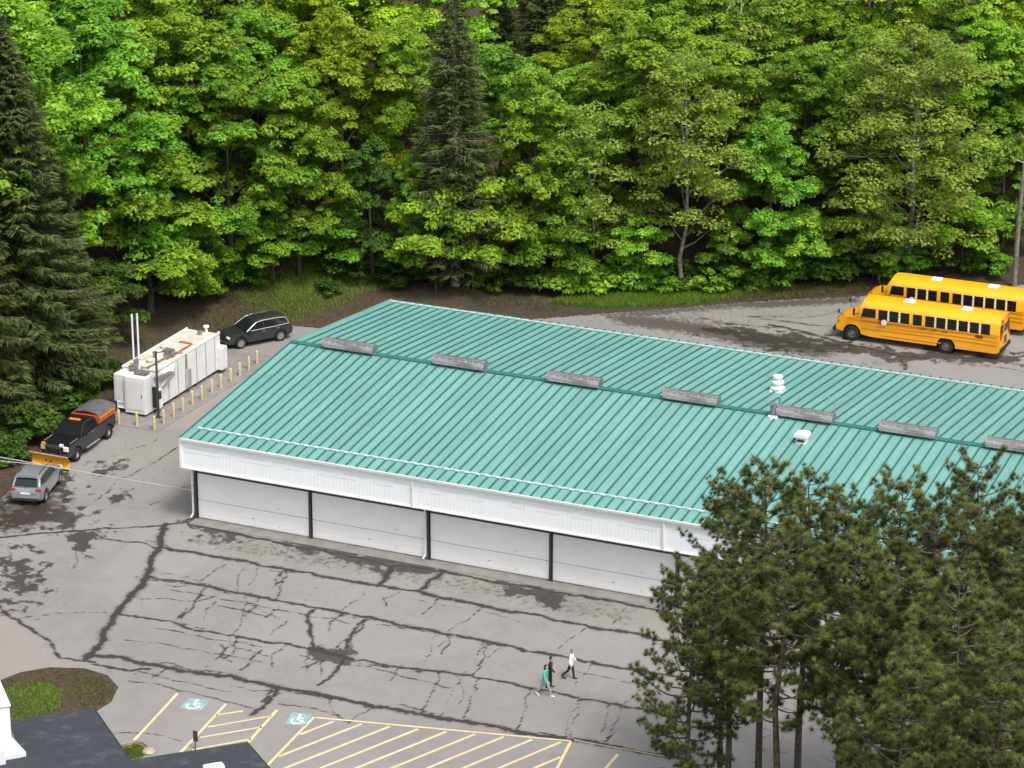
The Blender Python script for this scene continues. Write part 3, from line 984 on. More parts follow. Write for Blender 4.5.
ends = [(325, 375), (435, 486), (549, 601), (665, 719), (779, 834), (881, 937), (987, 1042)]
for u0, u1 in ends:
    xa, xb = x_on_ridge(u0), x_on_ridge(u1)
    ln = xb - xa
    mb = MB()
    n = 12
    arc = [(0.42 * math.cos(math.pi * k / n), 0.18 + 0.40 * math.sin(math.pi * k / n)) for k in range(n + 1)]
    mb.prism([(0.22, 0.0)] + [(0.22, 0.20), (0.44, 0.14)] + arc + [(-0.44, 0.14), (-0.22, 0.20), (-0.22, 0.0)], 0, ln, axis='x')
    for k in range(int(ln / 0.42) + 1):
        x = min(0.42 * k, ln - 0.02)
        ring = [(0.445 * math.cos(math.pi * j / n), 0.18 + 0.425 * math.sin(math.pi * j / n)) for j in range(n + 1)]
        mb.prism(ring, x, x + 0.03, axis='x')
    put('ridge_ventilator', mb.mesh('ridge_ventilator', smooth=35), MAT['galvanised'], roof, (xa, YRIDGE, HR + 0.02))
# roof equipment
p = on_roof(777.5, 391)
mb = MB(); mb.lathe([(0.12, -0.1), (0.12, 0.25), (0.42, 0.16), (0.44, 0.24), (0.30, 0.34), (0.28, 0.55), (0.36, 0.50), (0.36, 0.62), (0.22, 0.70), (0.22, 0.86), (0.30, 0.84), (0.28, 0.95), (0.05, 1.02)], 20)
mb.box((0, 0, 0.03), (0.75, 0.75, 0.22))
mb.build('roof_vent', MAT['white_paint'], roof, p, smooth=40)
p = on_roof(773, 417)
mb = MB(); mb.tube([(0, 0, -0.1), (0, 0, 0.72)], 0.16, 14); mb.tube([(0, 0, 0.72), (0, 0, 0.80)], 0.20, 14)
fl = mb.build('flue', MAT['flue_grey'], roof, p, smooth=40)
mb = MB(); mb.lathe([(0.30, -0.1), (0.30, 0.06), (0.20, 0.12)], 16); mb.build('flue_collar', MAT['white_paint'], fl, smooth=40)
p = on_roof(780, 406)
mb = MB(); mb.tube([(0, 0, -0.1), (0, 0, 0.55)], 0.09, 10); mb.lathe([(0.2, -0.08), (0.2, 0.03), (0.1, 0.08)], 12)
mb.build('vent_pipe', MAT['roof_teal'], roof, p, smooth=40)
p = on_roof(802, 442)
mb = MB(); mb.box((0, 0, 0.10), (0.55, 0.55, 0.45)); hb = mb.build('exhaust_hood', MAT['white_paint'], roof, p, bevel=0.03)
mb = MB(); mb.prism([(-0.38, 0.33), (0.38, 0.33), (0.36, 0.52), (0.0, 0.58), (-0.36, 0.52)], -0.40, 0.40, axis='y'); mb.build('hood_cap', MAT['white_paint'], hb, bevel=0.02)
mb = MB(); mb.box((0, -0.285, 0.16), (0.42, 0.03, 0.12)); mb.build('hood_opening', MAT['dark_steel'], hb)
p = on_roof(834, 420)
mb = MB(); mb.tube([(0, 0, -0.1), (0, 0, 1.3)], 0.025, 6); mb.tube([(0, 0, 1.3), (0, 0, 2.2)], 0.012, 5); mb.box((-0.18, 0, 1.15), (0.36, 0.03, 0.03)); mb.box((-0.34, 0, 1.22), (0.10, 0.10, 0.2))
mb.build('antenna', MAT['satin_trim'], roof, p)
# ================================================================ vehicles (local: x forward, y left, z up, origin on the ground)
def arch(cx, r, n=9, zc=None, zb=None):
    """points over a wheel opening, front to back, starting and ending at height zb"""
    a0 = math.asin(max(-1, min(1, (zb - zc) / r)))
    return [(cx + r * math.cos(a0 + (math.pi - 2 * a0) * k / (n - 1)), zc + r * math.sin(a0 + (math.pi - 2 * a0) * k / (n - 1))) for k in range(n)]


WHEEL = {}


def wheel_meshes(r, w, rimr, style):
    key = (r, w, rimr, style)
    if key in WHEEL: return WHEEL[key]
    rot = Matrix.Rotation(R(90), 4, 'X')
    ty = MB().lathe([(rimr, -w / 2), (r * 0.93, -w / 2), (r, -w * 0.36), (r, w * 0.36), (r * 0.93, w / 2), (rimr, w / 2), (rimr * 0.98, w * 0.2), (rimr * 0.98, -w * 0.2), (rimr, -w / 2)], 28, rot, caps=False)
    tm = ty.mesh('tyre', smooth=40); tm.materials.append(MAT['rubber'])
    rm = MB()
    if style == 'steel':
        rm.lathe([(rimr, -0.06), (rimr, 0.06), (rimr * 0.85, 0.06), (rimr * 0.75, 0.0), (rimr * 0.40, 0.03), (rimr * 0.35, 0.10), (rimr * 0.1, 0.10)], 24, rot)
    else:
        rm.lathe([(rimr, -0.05), (rimr, w * 0.40), (rimr * 0.90, w * 0.40), (rimr * 0.86, w * 0.2), (rimr * 0.2, w * 0.22)], 24, rot)
        for k in range(5):
            a = 2 * math.pi * k / 5
            mt = Matrix.Rotation(a, 4, 'Y')
            b = MB().box((rimr * 0.5, 0, 0), (rimr * 0.85, 0.03, rimr * 0.28))
            b.map(lambda p: (mt @ p) + Vector((0, -w * 0.36, 0)))
            rm.add(b.v, b.f)
        b = MB().lathe([(rimr * .22, 0), (rimr * .22, w * .40), (rimr * .1, w * .42)], 12, rot); rm.add(b.v, b.f)
    me = rm.mesh('rim', smooth=35)
    WHEEL[key] = (tm, me)
    return WHEEL[key]


def wheels(root, xs, y, r, w, rimr, style='alloy', rim_mat='rim_alloy'):
    tm, rm = wheel_meshes(r, w, rimr, style)
    if not rm.materials: rm.materials.append(MAT[rim_mat])
    for x in xs:
        for s in (-1, 1):
            o = put('wheel', tm, None, root, (x, s * y, r), (0, 0, 0 if s < 0 else math.pi))
            put('rim', rm, None, o, (0, 0, 0))


def side_glass(root, pts, yfun, mat='glass_dark', name='side_window', out=0.006):
    for s in (-1, 1):
        mb = MB().prism(pts, -0.012, out)
        mb.map(lambda p: Vector((p.x, s * (yfun(p.x, p.z) + p.y), p.z)))
        mb.build(name, MAT[mat], root)


def slope_glass(root, x0, z0, x1, z1, yfun, inset, mat='glass_dark', name='windshield', out=0.008, ins=0.06):
    """pane on the sloping face from (x0,z0) up to (x1,z1); outward is away from the body"""
    d = Vector((x1 - x0, 0, z1 - z0)); ln = d.length; d.normalize()
    nrm = Vector((d.z, 0, -d.x))
    if nrm.x * (x0) < 0: nrm = -nrm
    a = Vector((x0, 0, z0)) + d * ins; b = Vector((x1, 0, z1)) - d * ins
    ya, yb = yfun(a.x, a.z) - inset, yfun(b.x, b.z) - inset
    vs = []
    for off in (-0.01, out):
        o_ = nrm * off
        vs += [a + o_ + Vector((0, -ya, 0)), a + o_ + Vector((0, ya, 0)), b + o_ + Vector((0, yb, 0)), b + o_ + Vector((0, -yb, 0))]
    MB().add(vs, [(0, 1, 2, 3), (7, 6, 5, 4), (0, 4, 5, 1), (1, 5, 6, 2), (2, 6, 7, 3), (3, 7, 4, 0)]).build(name, MAT[mat], root)


def lerp_tab(x, tab):
    return float(np.interp(x, [t_[0] for t_ in tab], [t_[1] for t_ in tab]))


# ---------------------------------------------------------------- school bus
def school_bus(label, loc, rot):
    root = thing('school_bus', label, 'school bus', loc, rot, 'school buses parked behind the garage')
    WR = 0.50
    lo = [(4.40, 0.62), (4.44, 1.05), (4.30, 1.44), (3.9, 1.60), (2.95, 1.72), (2.95, 1.76), (-6.80, 1.76), (-6.86, 1.2), (-6.84, 0.60), (-6.6, 0.46)]
    lo += [(q[0], q[1]) for q in reversed(arch(-3.23, 0.64, 9, WR, 0.46))] + [(1.9, 0.46), (2.45, 0.55)] + [(q[0], q[1]) for q in reversed(arch(3.23, 0.64, 9, WR, 0.55))] + [(4.1, 0.58)]

    def plan(x): return lerp_tab(x, [(-6.86, 1.16), (-6.4, 1.21), (2.4, 1.21), (3.0, 1.12), (3.9, 1.08), (4.44, 0.92)])
    mb = MB().prism(lo, -1, 1)
    mb.map(lambda p: Vector((p.x, p.y * (plan(p.x) - (0.10 if p.z > 1.6 and p.x > 3 else 0)), p.z)))
    body = mb.build('body', MAT['bus_yellow'], root, bevel=0.04, seg=2, smooth=40)
    # upper body: rounded roof section lofted along the length
    sec = [(1.21, 1.74), (1.20, 2.42), (1.15, 2.56), (1.02, 2.69), (0.80, 2.79), (0.45, 2.86), (0.0, 2.88)]
    ring = sec + [(-a, b) for a, b in reversed(sec[:-1])]
    stations = [(-6.80, 0.975, 0.0), (-6.72, 1.0, 0.0), (2.2, 1.0, 0.0), (2.62, 0.985, -0.03), (2.92, 0.94, -0.16)]
    vs, fs = [], []
    n = len(ring)
    for i, (x, k, dz) in enumerate(stations):
        for a, b in ring:
            fx = 0.0
            if i == len(stations) - 1: fx = -0.30 * (b - 1.74) / 1.2
            z = b + dz * max(0, (b - 2.25) / 0.6)
            vs.append((x + fx + (0.06 if i == 4 else 0), a * k, z))
    for i in range(len(stations) - 1):
        for k in range(n - 1):
            fs.append((i * n + k, i * n + k + 1, (i + 1) * n + k + 1, (i + 1) * n + k))
        fs.append((i * n + n - 1, i * n, (i + 1) * n, (i + 1) * n + n - 1))
    fs.append(tuple(range(n))); fs.append(tuple(reversed(range((len(stations) - 1) * n, len(stations) * n))))
    roof_ = MB().add(vs, fs).build('roof', MAT['bus_roof_yellow'], root, smooth=38)
    yb = lambda x, z: 1.212
    # windows: driver's, then ten passenger windows each side, each with a pale mullion between
    side_glass(root, [(1.62, 1.80), (2.62, 1.80), (2.46, 2.42), (1.62, 2.42)], yb, 'bus_glass', 'driver_window')
    for k in range(10):
        x1 = 1.42 - k * 0.755 - (0.10 if k >= 3 else 0) - (0.08 if k >= 4 else 0)
        side_glass(root, [(x1 - 0.60, 1.72), (x1, 1.72), (x1, 2.44), (x1 - 0.60, 2.44)], yb, 'bus_glass', 'side_window')
        for s in (-1, 1):
            if k not in (0, 3, 4):
                MB().box((x1 + 0.077, s * 1.212, 2.08), (0.10, 0.02, 0.72)).build('window_mullion', MAT['mullion_white'], root)
            MB().box((x1 - 0.30, s * 1.222, 2.10), (0.60, 0.012, 0.03)).build('window_bar', MAT['black_plastic'], root)
    # windshield, black nose trim
    for s in (-1, 1):
        MB().add([(2.99, s * 0.06, 1.80), (2.99, s * 1.06, 1.80), (2.79, s * 1.00, 2.46), (2.79, s * 0.06, 2.46), (2.93, s * 0.06, 1.80), (2.93, s * 1.06, 1.80), (2.73, s * 1.00, 2.46), (2.73, s * 0.06, 2.46)],
                 [(0, 1, 2, 3), (7, 6, 5, 4), (0, 4, 5, 1), (1, 5, 6, 2), (2, 6, 7, 3), (3, 7, 4, 0)]).build('windshield', MAT['bus_glass'], root)
    # rub rails and skirt line
    for s in (-1, 1):
        for z in (0.72, 1.10, 1.36, 1.66):
            MB().box((-2.1 if z > 0.8 else -0.9, s * 1.222, z), (9.2 if z > 0.8 else 4.0, 0.03, 0.045)).build('rub_rail', MAT['bus_yellow'], root)
        # small lettering marks below the windows, emblem near the tail
        mb = MB()
        for x0, w_ in ((-1.45, 0.52), (-2.25, 0.42), (-3.0, 0.42)):
            for q in range(int(w_ / 0.09)):
                mb.box((x0 - s * -0.0 - q * 0.09, s * 1.2185, 1.53), (0.055, 0.012, 0.085 if q % 3 else 0.07))
        tag(mb.build('lettering', MAT['dark_steel'], root), kind='stuff')
        MB().prism([(-5.70, 1.45), (-5.45, 1.28), (-5.20, 1.45), (-5.17, 1.60), (-5.30, 1.70), (-5.45, 1.64), (-5.60, 1.70), (-5.73, 1.60)], s * 1.214, s * 1.222).build('emblem', MAT['bus_emblem'], root)
    # stop arm on the driver's side
    mb = MB(); oc = [(1.02 + 0.21 * math.cos(R(22.5 + 45 * k)), 1.60 + 0.21 * math.sin(R(22.5 + 45 * k))) for k in range(8)]
    mb.prism(oc, 1.235, 1.26); st = mb.build('stop_sign', MAT['lamp_clear'], root)
    MB().box((1.30, 1.235, 1.60), (0.20, 0.05, 0.16)).build('stop_arm', MAT['tail_red'], root)
    # hood seam, grille, lamps, bumpers, mirrors
    MB().box((4.435, 0, 1.10), (0.05, 1.10, 0.45)).build('grille', MAT['black_plastic'], root, bevel=0.02)
    MB().box((4.50, 0, 0.66), (0.20, 2.20, 0.28)).build('front_bumper', MAT['black_plastic'], root, bevel=0.05)
    MB().box((-6.90, 0, 0.66), (0.16, 2.36, 0.26)).build('rear_bumper', MAT['black_plastic'], root, bevel=0.04)
    for s in (-1, 1):
        MB().box((4.38, s * 0.80, 1.12), (0.10, 0.28, 0.24)).build('headlight', MAT['lamp_clear'], root, bevel=0.04)
        MB().box((4.15, s * 1.03, 1.32), (0.16, 0.06, 0.10)).build('turn_signal', MAT['amber_lens'], root)
        mb = MB(); mb.tube([(3.9, s * 0.95, 1.6), (4.15, s * 1.25, 1.95)], 0.02, 6); mb.lathe([(0.02, -0.05), (0.16, -0.03), (0.17, 0.0), (0.10, 0.06)], 12, Matrix.Translation((4.15, s * 1.25, 2.0)) @ Matrix.Rotation(R(90), 4, 'Y'))
        mb.build('crossview_mirror', MAT['black_plastic'], root)
        mb = MB(); mb.tube([(2.75, s * 1.15, 1.95), (3.05, s * 1.45, 2.05)], 0.02, 6); mb.box((3.05, s * 1.45, 2.15), (0.08, 0.24, 0.46)); mb.build('side_mirror', MAT['black_plastic'], root)
        for z, mt in ((2.62, 'tail_red'), (2.62, 'amber_lens')):
            MB().box((-6.83, s * (0.72 if mt == 'tail_red' else 0.42), z - 0.02), (0.06, 0.20, 0.16)).build('warning_light', MAT[mt], root)
        MB().box((-6.86, s * 0.95, 1.55), (0.06, 0.20, 0.40)).build('tail_light', MAT['tail_red'], root)
        MB().box((-6.84, s * 0.80, 2.06), (0.06, 0.42, 0.55)).build('rear_window', MAT['bus_glass'], root)
    d = MB().box((-6.86, 0.0, 1.52), (0.05, 0.92, 1.8)).build('emergency_door', MAT['bus_yellow'], root, bevel=0.02)
    MB().box((-6.89, 0, 2.06), (0.03, 0.72, 0.55)).build('door_window', MAT['bus_glass'], d)
    MB().box((-6.89, 0, 1.22), (0.03, 0.60, 0.50)).build('lower_window', MAT['bus_glass'], d)
    for x in (-0.3, -4.25):
        MB().box((x, 0, 2.90), (0.72, 0.72, 0.09)).build('roof_hatch', MAT['white_paint'], root, bevel=0.03)
    MB().box((-1.2, 0, 0.62), (10.6, 1.5, 0.45)).build('chassis', MAT['rubber'], root)
    # dark wheel-well lining
    wheels(root, (3.23, -3.23), 1.02, WR, 0.28, 0.29, 'steel', 'flue_grey')
    return root


BUS = Vector((0, 0, 0))
bx = (24.54 + 31.0) / 2
school_bus('yellow school bus parked nearer the garage, full side in view', (bx, 45.75, 0.0), math.pi)
school_bus('yellow school bus parked behind the other one, mostly its upper half showing', (bx + 0.30, 51.1, 0.0), math.pi)


# ---------------------------------------------------------------- passenger cars
def car(name, label, cat, loc, rot, lower, green, wid, paint, wb, wr, zbelt, roofz, panes, glass_ends, zb=0.28, rim='rim_alloy', plan=None, tumble=0.20, roof_paint=None):
    root = thing(name, label, cat, loc, rot)
    hw = wid / 2

    def pl(x): return lerp_tab(x, plan)
    mb = MB().prism(lower, -1, 1)
    mb.map(lambda p: Vector((p.x, p.y * hw * pl(p.x) * (1 - 0.05 * max(0, (p.z - 0.7) / 0.4) - 0.05 * max(0, (0.45 - p.z) / 0.2)), p.z)))
    mb.build('body', MAT[paint], root, bevel=0.045, seg=2, smooth=40)

    def yg(x, z):
        return hw * (0.93 * min(1, pl(x) + 0.02) - tumble * max(0.0, (z - zbelt)) / (roofz - zbelt))
    gb = MB().prism(green, -1, 1)
    gb.map(lambda p: Vector((p.x, p.y * yg(p.x, p.z), p.z)))
    gb.build('cabin', MAT[roof_paint or paint], root, bevel=0.05, seg=3, smooth=45)
    for pn in panes:
        side_glass(root, pn, yg)
    (f0, f1), (r0, r1) = glass_ends
    slope_glass(root, f0[0], f0[1], f1[0], f1[1], yg, 0.10)
    slope_glass(root, r0[0], r0[1], r1[0], r1[1], yg, 0.12, name='rear_window')
    wheels(root, (wb / 2, -wb / 2), hw - 0.12, wr, 0.22, wr * 0.66, 'alloy', rim)
    MB().box((0, 0, zb + 0.16), (wb + 1.2, wid - 0.5, 0.3)).build('underbody', MAT['rubber'], root)
    return root, yg


# silver hatchback
wb, wr = 2.60, 0.33
lower = [(2.08, 0.32), (2.14, 0.55), (2.06, 0.74), (1.80, 0.86), (0.95, 1.00), (-1.90, 1.02), (-2.06, 0.90), (-2.10, 0.62), (-2.04, 0.34), (-1.8, 0.28)] + \
        list(reversed(arch(-wb / 2, 0.40, 9, wr, 0.28))) + list(reversed(arch(wb / 2, 0.40, 9, wr, 0.28))) + [(1.85, 0.29)]
green = [(1.02, 0.98), (0.25, 1.46), (-0.2, 1.535), (-1.35, 1.52), (-1.62, 1.46), (-1.98, 1.00)]
h, yg = car('hatchback_car', 'silver hatchback parked in front of the yellow plow, rear towards camera', 'car', (-10.45, -0.35, 0), R(105.7), lower, green, 1.80, 'silver_paint', wb, wr, 1.0, 1.53,
            [[(0.75, 1.06), (0.18, 1.42), (-0.22, 1.45), (-0.25, 1.05)], [(-0.33, 1.05), (-0.30, 1.45), (-1.20, 1.43), (-1.30, 1.08)], [(-1.40, 1.10), (-1.30, 1.41), (-1.52, 1.37), (-1.68, 1.14)]],
            (((1.02, 0.98), (0.25, 1.46)), ((-1.98, 1.00), (-1.62, 1.46))),
            plan=[(-2.12, 0.86), (-1.7, 0.97), (-0.8, 1.0), (1.0, 1.0), (1.7, 0.94), (2.15, 0.76)])
for s in (-1, 1):
    MB().box((-2.02, s * 0.68, 0.90), (0.12, 0.30, 0.14)).build('tail_light', MAT['tail_red'], h, bevel=0.03)
    MB().box((2.04, s * 0.62, 0.70), (0.14, 0.30, 0.12)).build('headlight', MAT['lamp_clear'], h, bevel=0.03)
    MB().box((0.75, s * 0.98, 1.04), (0.16, 0.18, 0.12)).build('side_mirror', MAT['silver_paint'], h, bevel=0.03)
    MB().tube([(0.1, s * 0.56, 1.55), (-0.1, s * 0.57, 1.59), (-1.2, s * 0.56, 1.58), (-1.35, s * 0.55, 1.53)], 0.022, 6).build('roof_rail', MAT['dark_steel'], h)
    MB().box((-0.28, s * 0.885, 0.90), (0.18, 0.03, 0.03)).build('door_handle', MAT['satin_trim'], h)
MB().box((-2.085, 0, 0.52), (0.08, 1.45, 0.16)).build('rear_bumper', MAT['silver_paint'], h, bevel=0.03)
MB().box((-2.115, 0.0, 0.74), (0.02, 0.50, 0.12)).build('license_plate', MAT['lamp_clear'], h)
MB().box((-2.09, 0, 0.36), (0.06, 1.2, 0.10)).build('bumper_skirt', MAT['black_plastic'], h)
MB().box((-1.68, 0, 1.51), (0.22, 1.05, 0.035)).build('spoiler', MAT['silver_paint'], h)
MB().tube([(-2.0, 0.1, 1.08), (-1.92, -0.35, 1.13)], 0.012, 5).build('rear_wiper', MAT['black_plastic'], h)

h.scale = (1.10, 1.10, 1.10)
# black station wagon / crossover
wb, wr = 2.95, 0.37
lower = [(2.36, 0.36), (2.42, 0.62), (2.34, 0.86), (2.0, 0.98), (1.05, 1.08), (-2.20, 1.10), (-2.42, 0.95), (-2.46, 0.66), (-2.38, 0.40), (-2.1, 0.32)] + \
        list(reversed(arch(-wb / 2, 0.44, 9, wr, 0.32))) + list(reversed(arch(wb / 2, 0.44, 9, wr, 0.32))) + [(2.1, 0.33)]
green = [(1.15, 1.06), (0.28, 1.60), (-0.25, 1.68), (-1.75, 1.66), (-2.0, 1.60), (-2.34, 1.08)]
s_, yg = car('station_wagon', 'black station wagon with silver window trim nosed in behind the tank', 'car', (-11.75, 28.35, 0), R(-123.7), lower, green, 1.92, 'charcoal_paint', wb, wr, 1.08, 1.68,
             [[(0.85, 1.14), (0.20, 1.55), (-0.22, 1.59), (-0.24, 1.13)], [(-0.32, 1.13), (-0.30, 1.59), (-1.18, 1.58), (-1.25, 1.14)], [(-1.33, 1.14), (-1.26, 1.58), (-1.86, 1.52), (-2.10, 1.18)]],
             (((1.15, 1.06), (0.28, 1.60)), ((-2.34, 1.08), (-2.0, 1.60))),
             plan=[(-2.46, 0.88), (-2.0, 0.98), (-0.8, 1.0), (1.1, 1.0), (1.9, 0.95), (2.42, 0.78)], tumble=0.17)
for s in (-1, 1):
    def yo(p, k=0.0): return s * (yg(p[0], p[1]) + 0.012 + k)
    pts = [(1.02, 1.10), (0.24, 1.58), (-0.24, 1.635), (-1.25, 1.63), (-1.92, 1.57)]
    MB().tube([(a, yo((a, b)), b) for a, b in pts], 0.028, 5).build('window_trim', MAT['chrome'], s_)
    pts = [(1.02, 1.10), (0.2, 1.11), (-1.3, 1.12), (-2.16, 1.15)]
    MB().tube([(a, yo((a, b), 0.012), b) for a, b in pts], 0.026, 5).build('belt_trim', MAT['chrome'], s_)
    pts = [(-2.16, 1.15), (-2.05, 1.35), (-1.92, 1.57)]
    MB().tube([(a, yo((a, b), 0.004), b) for a, b in pts], 0.035, 5).build('pillar_trim', MAT['satin_trim'], s_)
    MB().box((-2.36, s * 0.74, 0.98), (0.14, 0.26, 0.16)).build('tail_light', MAT['tail_red'], s_, bevel=0.03)
    MB().box((2.30, s * 0.66, 0.82), (0.16, 0.34, 0.14)).build('headlight', MAT['lamp_clear'], s_, bevel=0.03)
    MB().box((0.85, s * 1.05, 1.14), (0.18, 0.20, 0.14)).build('side_mirror', MAT['charcoal_paint'], s_, bevel=0.03)
    MB().tube([(0.1, s * 0.62, 1.68), (-0.1, s * 0.62, 1.73), (-1.5, s * 0.61, 1.72), (-1.7, s * 0.60, 1.67)], 0.02, 6).build('roof_rail', MAT['dark_steel'], s_)
    for x in (-0.05, -1.15):
        MB().box((x - 0.15, s * 0.945, 0.98), (0.2, 0.03, 0.03)).build('door_handle', MAT['satin_trim'], s_)
MB().box((2.40, 0, 0.66), (0.05, 0.9, 0.22)).build('grille', MAT['black_plastic'], s_)
MB().box((-2.44, 0, 0.55), (0.08, 1.5, 0.16)).build('rear_bumper', MAT['black_plastic'], s_, bevel=0.03)

# black pickup with plow and salt spreader
pk = thing('pickup_truck', 'black pickup truck with plow frame facing the camera beside the forest', 'pickup truck', (-12.0, 6.72, 0), math.atan2(-0.998, 0.06))
wb, wr = 4.0, 0.42
zb = 0.46
lower = [(2.98, 0.52), (3.02, 0.86), (2.96, 1.16), (2.70, 1.26), (1.35, 1.34), (-2.95, 1.34), (-3.0, 1.0), (-2.98, 0.60), (-2.7, zb)] + list(reversed(arch(-wb / 2, 0.52, 9, wr, zb))) + list(reversed(arch(wb / 2, 0.52, 9, wr, zb))) + [(2.75, 0.48)]
plan = [(-3.0, 0.96), (-2.5, 1.0), (1.8, 1.0), (2.6, 0.97), (3.02, 0.88)]
mb = MB().prism(lower, -1, 1); mb.map(lambda p: Vector((p.x, p.y * 1.0 * lerp_tab(p.x, plan), p.z))); mb.build('body', MAT['black_paint'], pk, bevel=0.04, smooth=40)
ygp = lambda x, z: 0.95 - 0.22 * max(0, z - 1.34) / 0.55
gb = MB().prism([(1.45, 1.32), (0.75, 1.84), (0.35, 1.92), (-0.55, 1.92), (-0.72, 1.86), (-0.80, 1.32)], -1, 1); gb.map(lambda p: Vector((p.x, p.y * ygp(p.x, p.z), p.z)))
gb.build('cab', MAT['black_paint'], pk, bevel=0.05, seg=3, smooth=45)
side_glass(pk, [(1.18, 1.42), (0.70, 1.78), (0.20, 1.82), (0.10, 1.42)], ygp); side_glass(pk, [(0.02, 1.42), (0.10, 1.82), (-0.55, 1.82), (-0.62, 1.42)], ygp)
slope_glass(pk, 1.45, 1.32, 0.75, 1.84, ygp, 0.09); slope_glass(pk, -0.80, 1.32, -0.72, 1.86, ygp, 0.15, name='rear_window')
wheels(pk, (2.0, -2.0), 0.88, wr, 0.27, 0.25, 'steel', 'rim_alloy')
MB().box((0, 0, 0.62), (5.2, 1.4, 0.35)).build('chassis', MAT['rubber'], pk)
MB().box((3.0, 0, 0.98), (0.06, 1.05, 0.36)).build('grille', MAT['black_plastic'], pk, bevel=0.02)
MB().box((3.03, 0, 1.10), (0.05, 1.0, 0.06)).build('grille_bar', MAT['chrome'], pk)
MB().box((3.08, 0, 0.64), (0.18, 1.9, 0.20)).build('front_bumper', MAT['dark_steel'], pk, bevel=0.04)
for s in (-1, 1):
    MB().box((2.94, s * 0.74, 1.04), (0.14, 0.34, 0.30)).build('headlight', MAT['lamp_clear'], pk, bevel=0.03)
    mb = MB(); mb.box((1.15, s * 1.14, 1.50), (0.12, 0.22, 0.30)); mb.box((1.15, s * 1.0, 1.45), (0.05, 0.16, 0.05)); mb.build('side_mirror', MAT['black_plastic'], pk, bevel=0.02)
    MB().tube([(0.9, s * 1.02, 0.45), (-0.7, s * 1.02, 0.45)], 0.05, 6).build('running_board', MAT['satin_trim'], pk)
    MB().box((0.02, s * 0.985, 1.22), (0.2, 0.03, 0.035)).build('door_handle', MAT['satin_trim'], pk)
    MB().box((-2.98, s * 0.85, 1.10), (0.08, 0.16, 0.34)).build('tail_light', MAT['tail_red'], pk)
    MB().box((2.05, s * 0.86, 1.315), (1.2, 0.05, 0.015)).build('hood_crease', MAT['satin_trim'], pk)
bc_ = MB().box((0.35, 0.0, 1.97), (0.22, 0.75, 0.09)).build('light_bar', MAT['amber_lens'], pk, bevel=0.03)
MB().tube([(1.4, -0.9, 1.3), (1.4, -0.9, 2.3)], 0.01, 4).build('antenna', MAT['dark_steel'], pk)
# plow frame part of the truck; lights on the frame
mb = MB()
for s in (-1, 1):
    mb.tube([(2.9, s * 0.45, 0.5), (3.45, s * 0.35, 0.42)], 0.06, 6); mb.tube([(3.15, s * 0.5, 0.5), (3.15, s * 0.5, 1.25)], 0.045, 6)
mb.tube([(3.15, -0.62, 1.25), (3.15, 0.62, 1.25)], 0.045, 6)
mb.build('plow_frame', MAT['dark_steel'], pk)
for s in (-1, 1):
    MB().box((3.20, s * 0.60, 1.36), (0.16, 0.26, 0.18)).build('plow_light', MAT['amber_lens' if s < 0 else 'lamp_clear'], pk, bevel=0.03)
# curved plow blade with ribs
pb = thing('snow_plow', 'yellow snow plow blade mounted on the front of the black pickup', 'snow plow', (-12.0 + 0.06 * 3.5, 6.72 - 3.50, 0.0), math.atan2(-0.998, 0.06) + R(-4))
n = 8
cur = [(0.24 - 0.30 * math.sin(math.pi * (0.15 + 0.85 * k / n)), 0.10 + 0.78 * k / n) for k in range(n + 1)]
mb = MB().prism(cur + [(a - 0.02, b) for a, b in reversed(cur)], -1.32, 1.32); mb.build('moldboard', MAT['plow_yellow'], pb, smooth=40)
for k in range(6):
    y = -1.25 + k * 0.5
    MB().prism([(cur[0][0] - 0.02, 0.12), (cur[n // 2][0] - 0.10, 0.5), (cur[-1][0] - 0.02, 0.85), (cur[n // 2][0] - 0.02, 0.5)], y - 0.015, y + 0.015).build('rib', MAT['plow_yellow'], pb)
MB().box((0.13, 0, 0.09), (0.03, 2.64, 0.16)).build('cutting_edge', MAT['dark_steel'], pb)
MB().box((0.20, 0, 0.90), (0.05, 2.66, 0.05)).build('top_bar', MAT['stone'], pb)
MB().tube([(-0.15, 0, 0.35), (-0.10, 0, 0.35), (0.0, 0, 0.4)], 0.06, 6).build('pivot', MAT['dark_steel'], pb)
# spreader in the bed
sp = thing('salt_spreader', 'red and orange salt spreader hopper under a grey tarp in the pickup bed', 'salt spreader', (-12.0 - 0.06 * 1.75, 6.72 + 1.75, 1.02), math.atan2(-0.998, 0.06))
mb = MB().prism([(-0.45, 0.0), (0.45, 0.0), (0.95, 0.34), (0.95, 0.80), (-0.95, 0.80), (-0.95, 0.34)], -1.32, 0.86, axis='x'); mb.build('hopper', MAT['spreader_red'], sp, bevel=0.015)
tz = [(-0.96, 0.78), (-0.75, 0.92), (-0.35, 1.01), (0, 1.03), (0.35, 1.01), (0.75, 0.92), (0.96, 0.78)]
mb = MB().prism(tz + [(a * 0.97, b - 0.03) for a, b in reversed(tz)], -1.34, 0.80, axis='x'); mb.build('tarp', MAT['tarp_grey'], sp, smooth=40)
for s in (-1, 1):
    mb = MB()
    for q in range(10):
        mb.box((0.62 - q * 0.185, s * 0.956, 0.66), (0.13, 0.012, 0.09 if q % 3 else 0.11))
    tag(mb.build('lettering', MAT['orange_letter'], sp), kind='stuff')
MB().box((0.86, 0, 0.62), (0.03, 1.6, 0.30)).build('end_plate', MAT['spreader_red'], sp)
mb = MB(); mb.lathe([(0.28, -0.55), (0.28, -0.52), (0.05, -0.50), (0.05, 0.1)], 16, Matrix.Translation((-1.52, 0, 0))); mb.build('spinner', MAT['dark_steel'], sp)
MB().box((-1.42, 0, 0.15), (0.16, 0.5, 0.5)).build('chute', MAT['dark_steel'], sp)
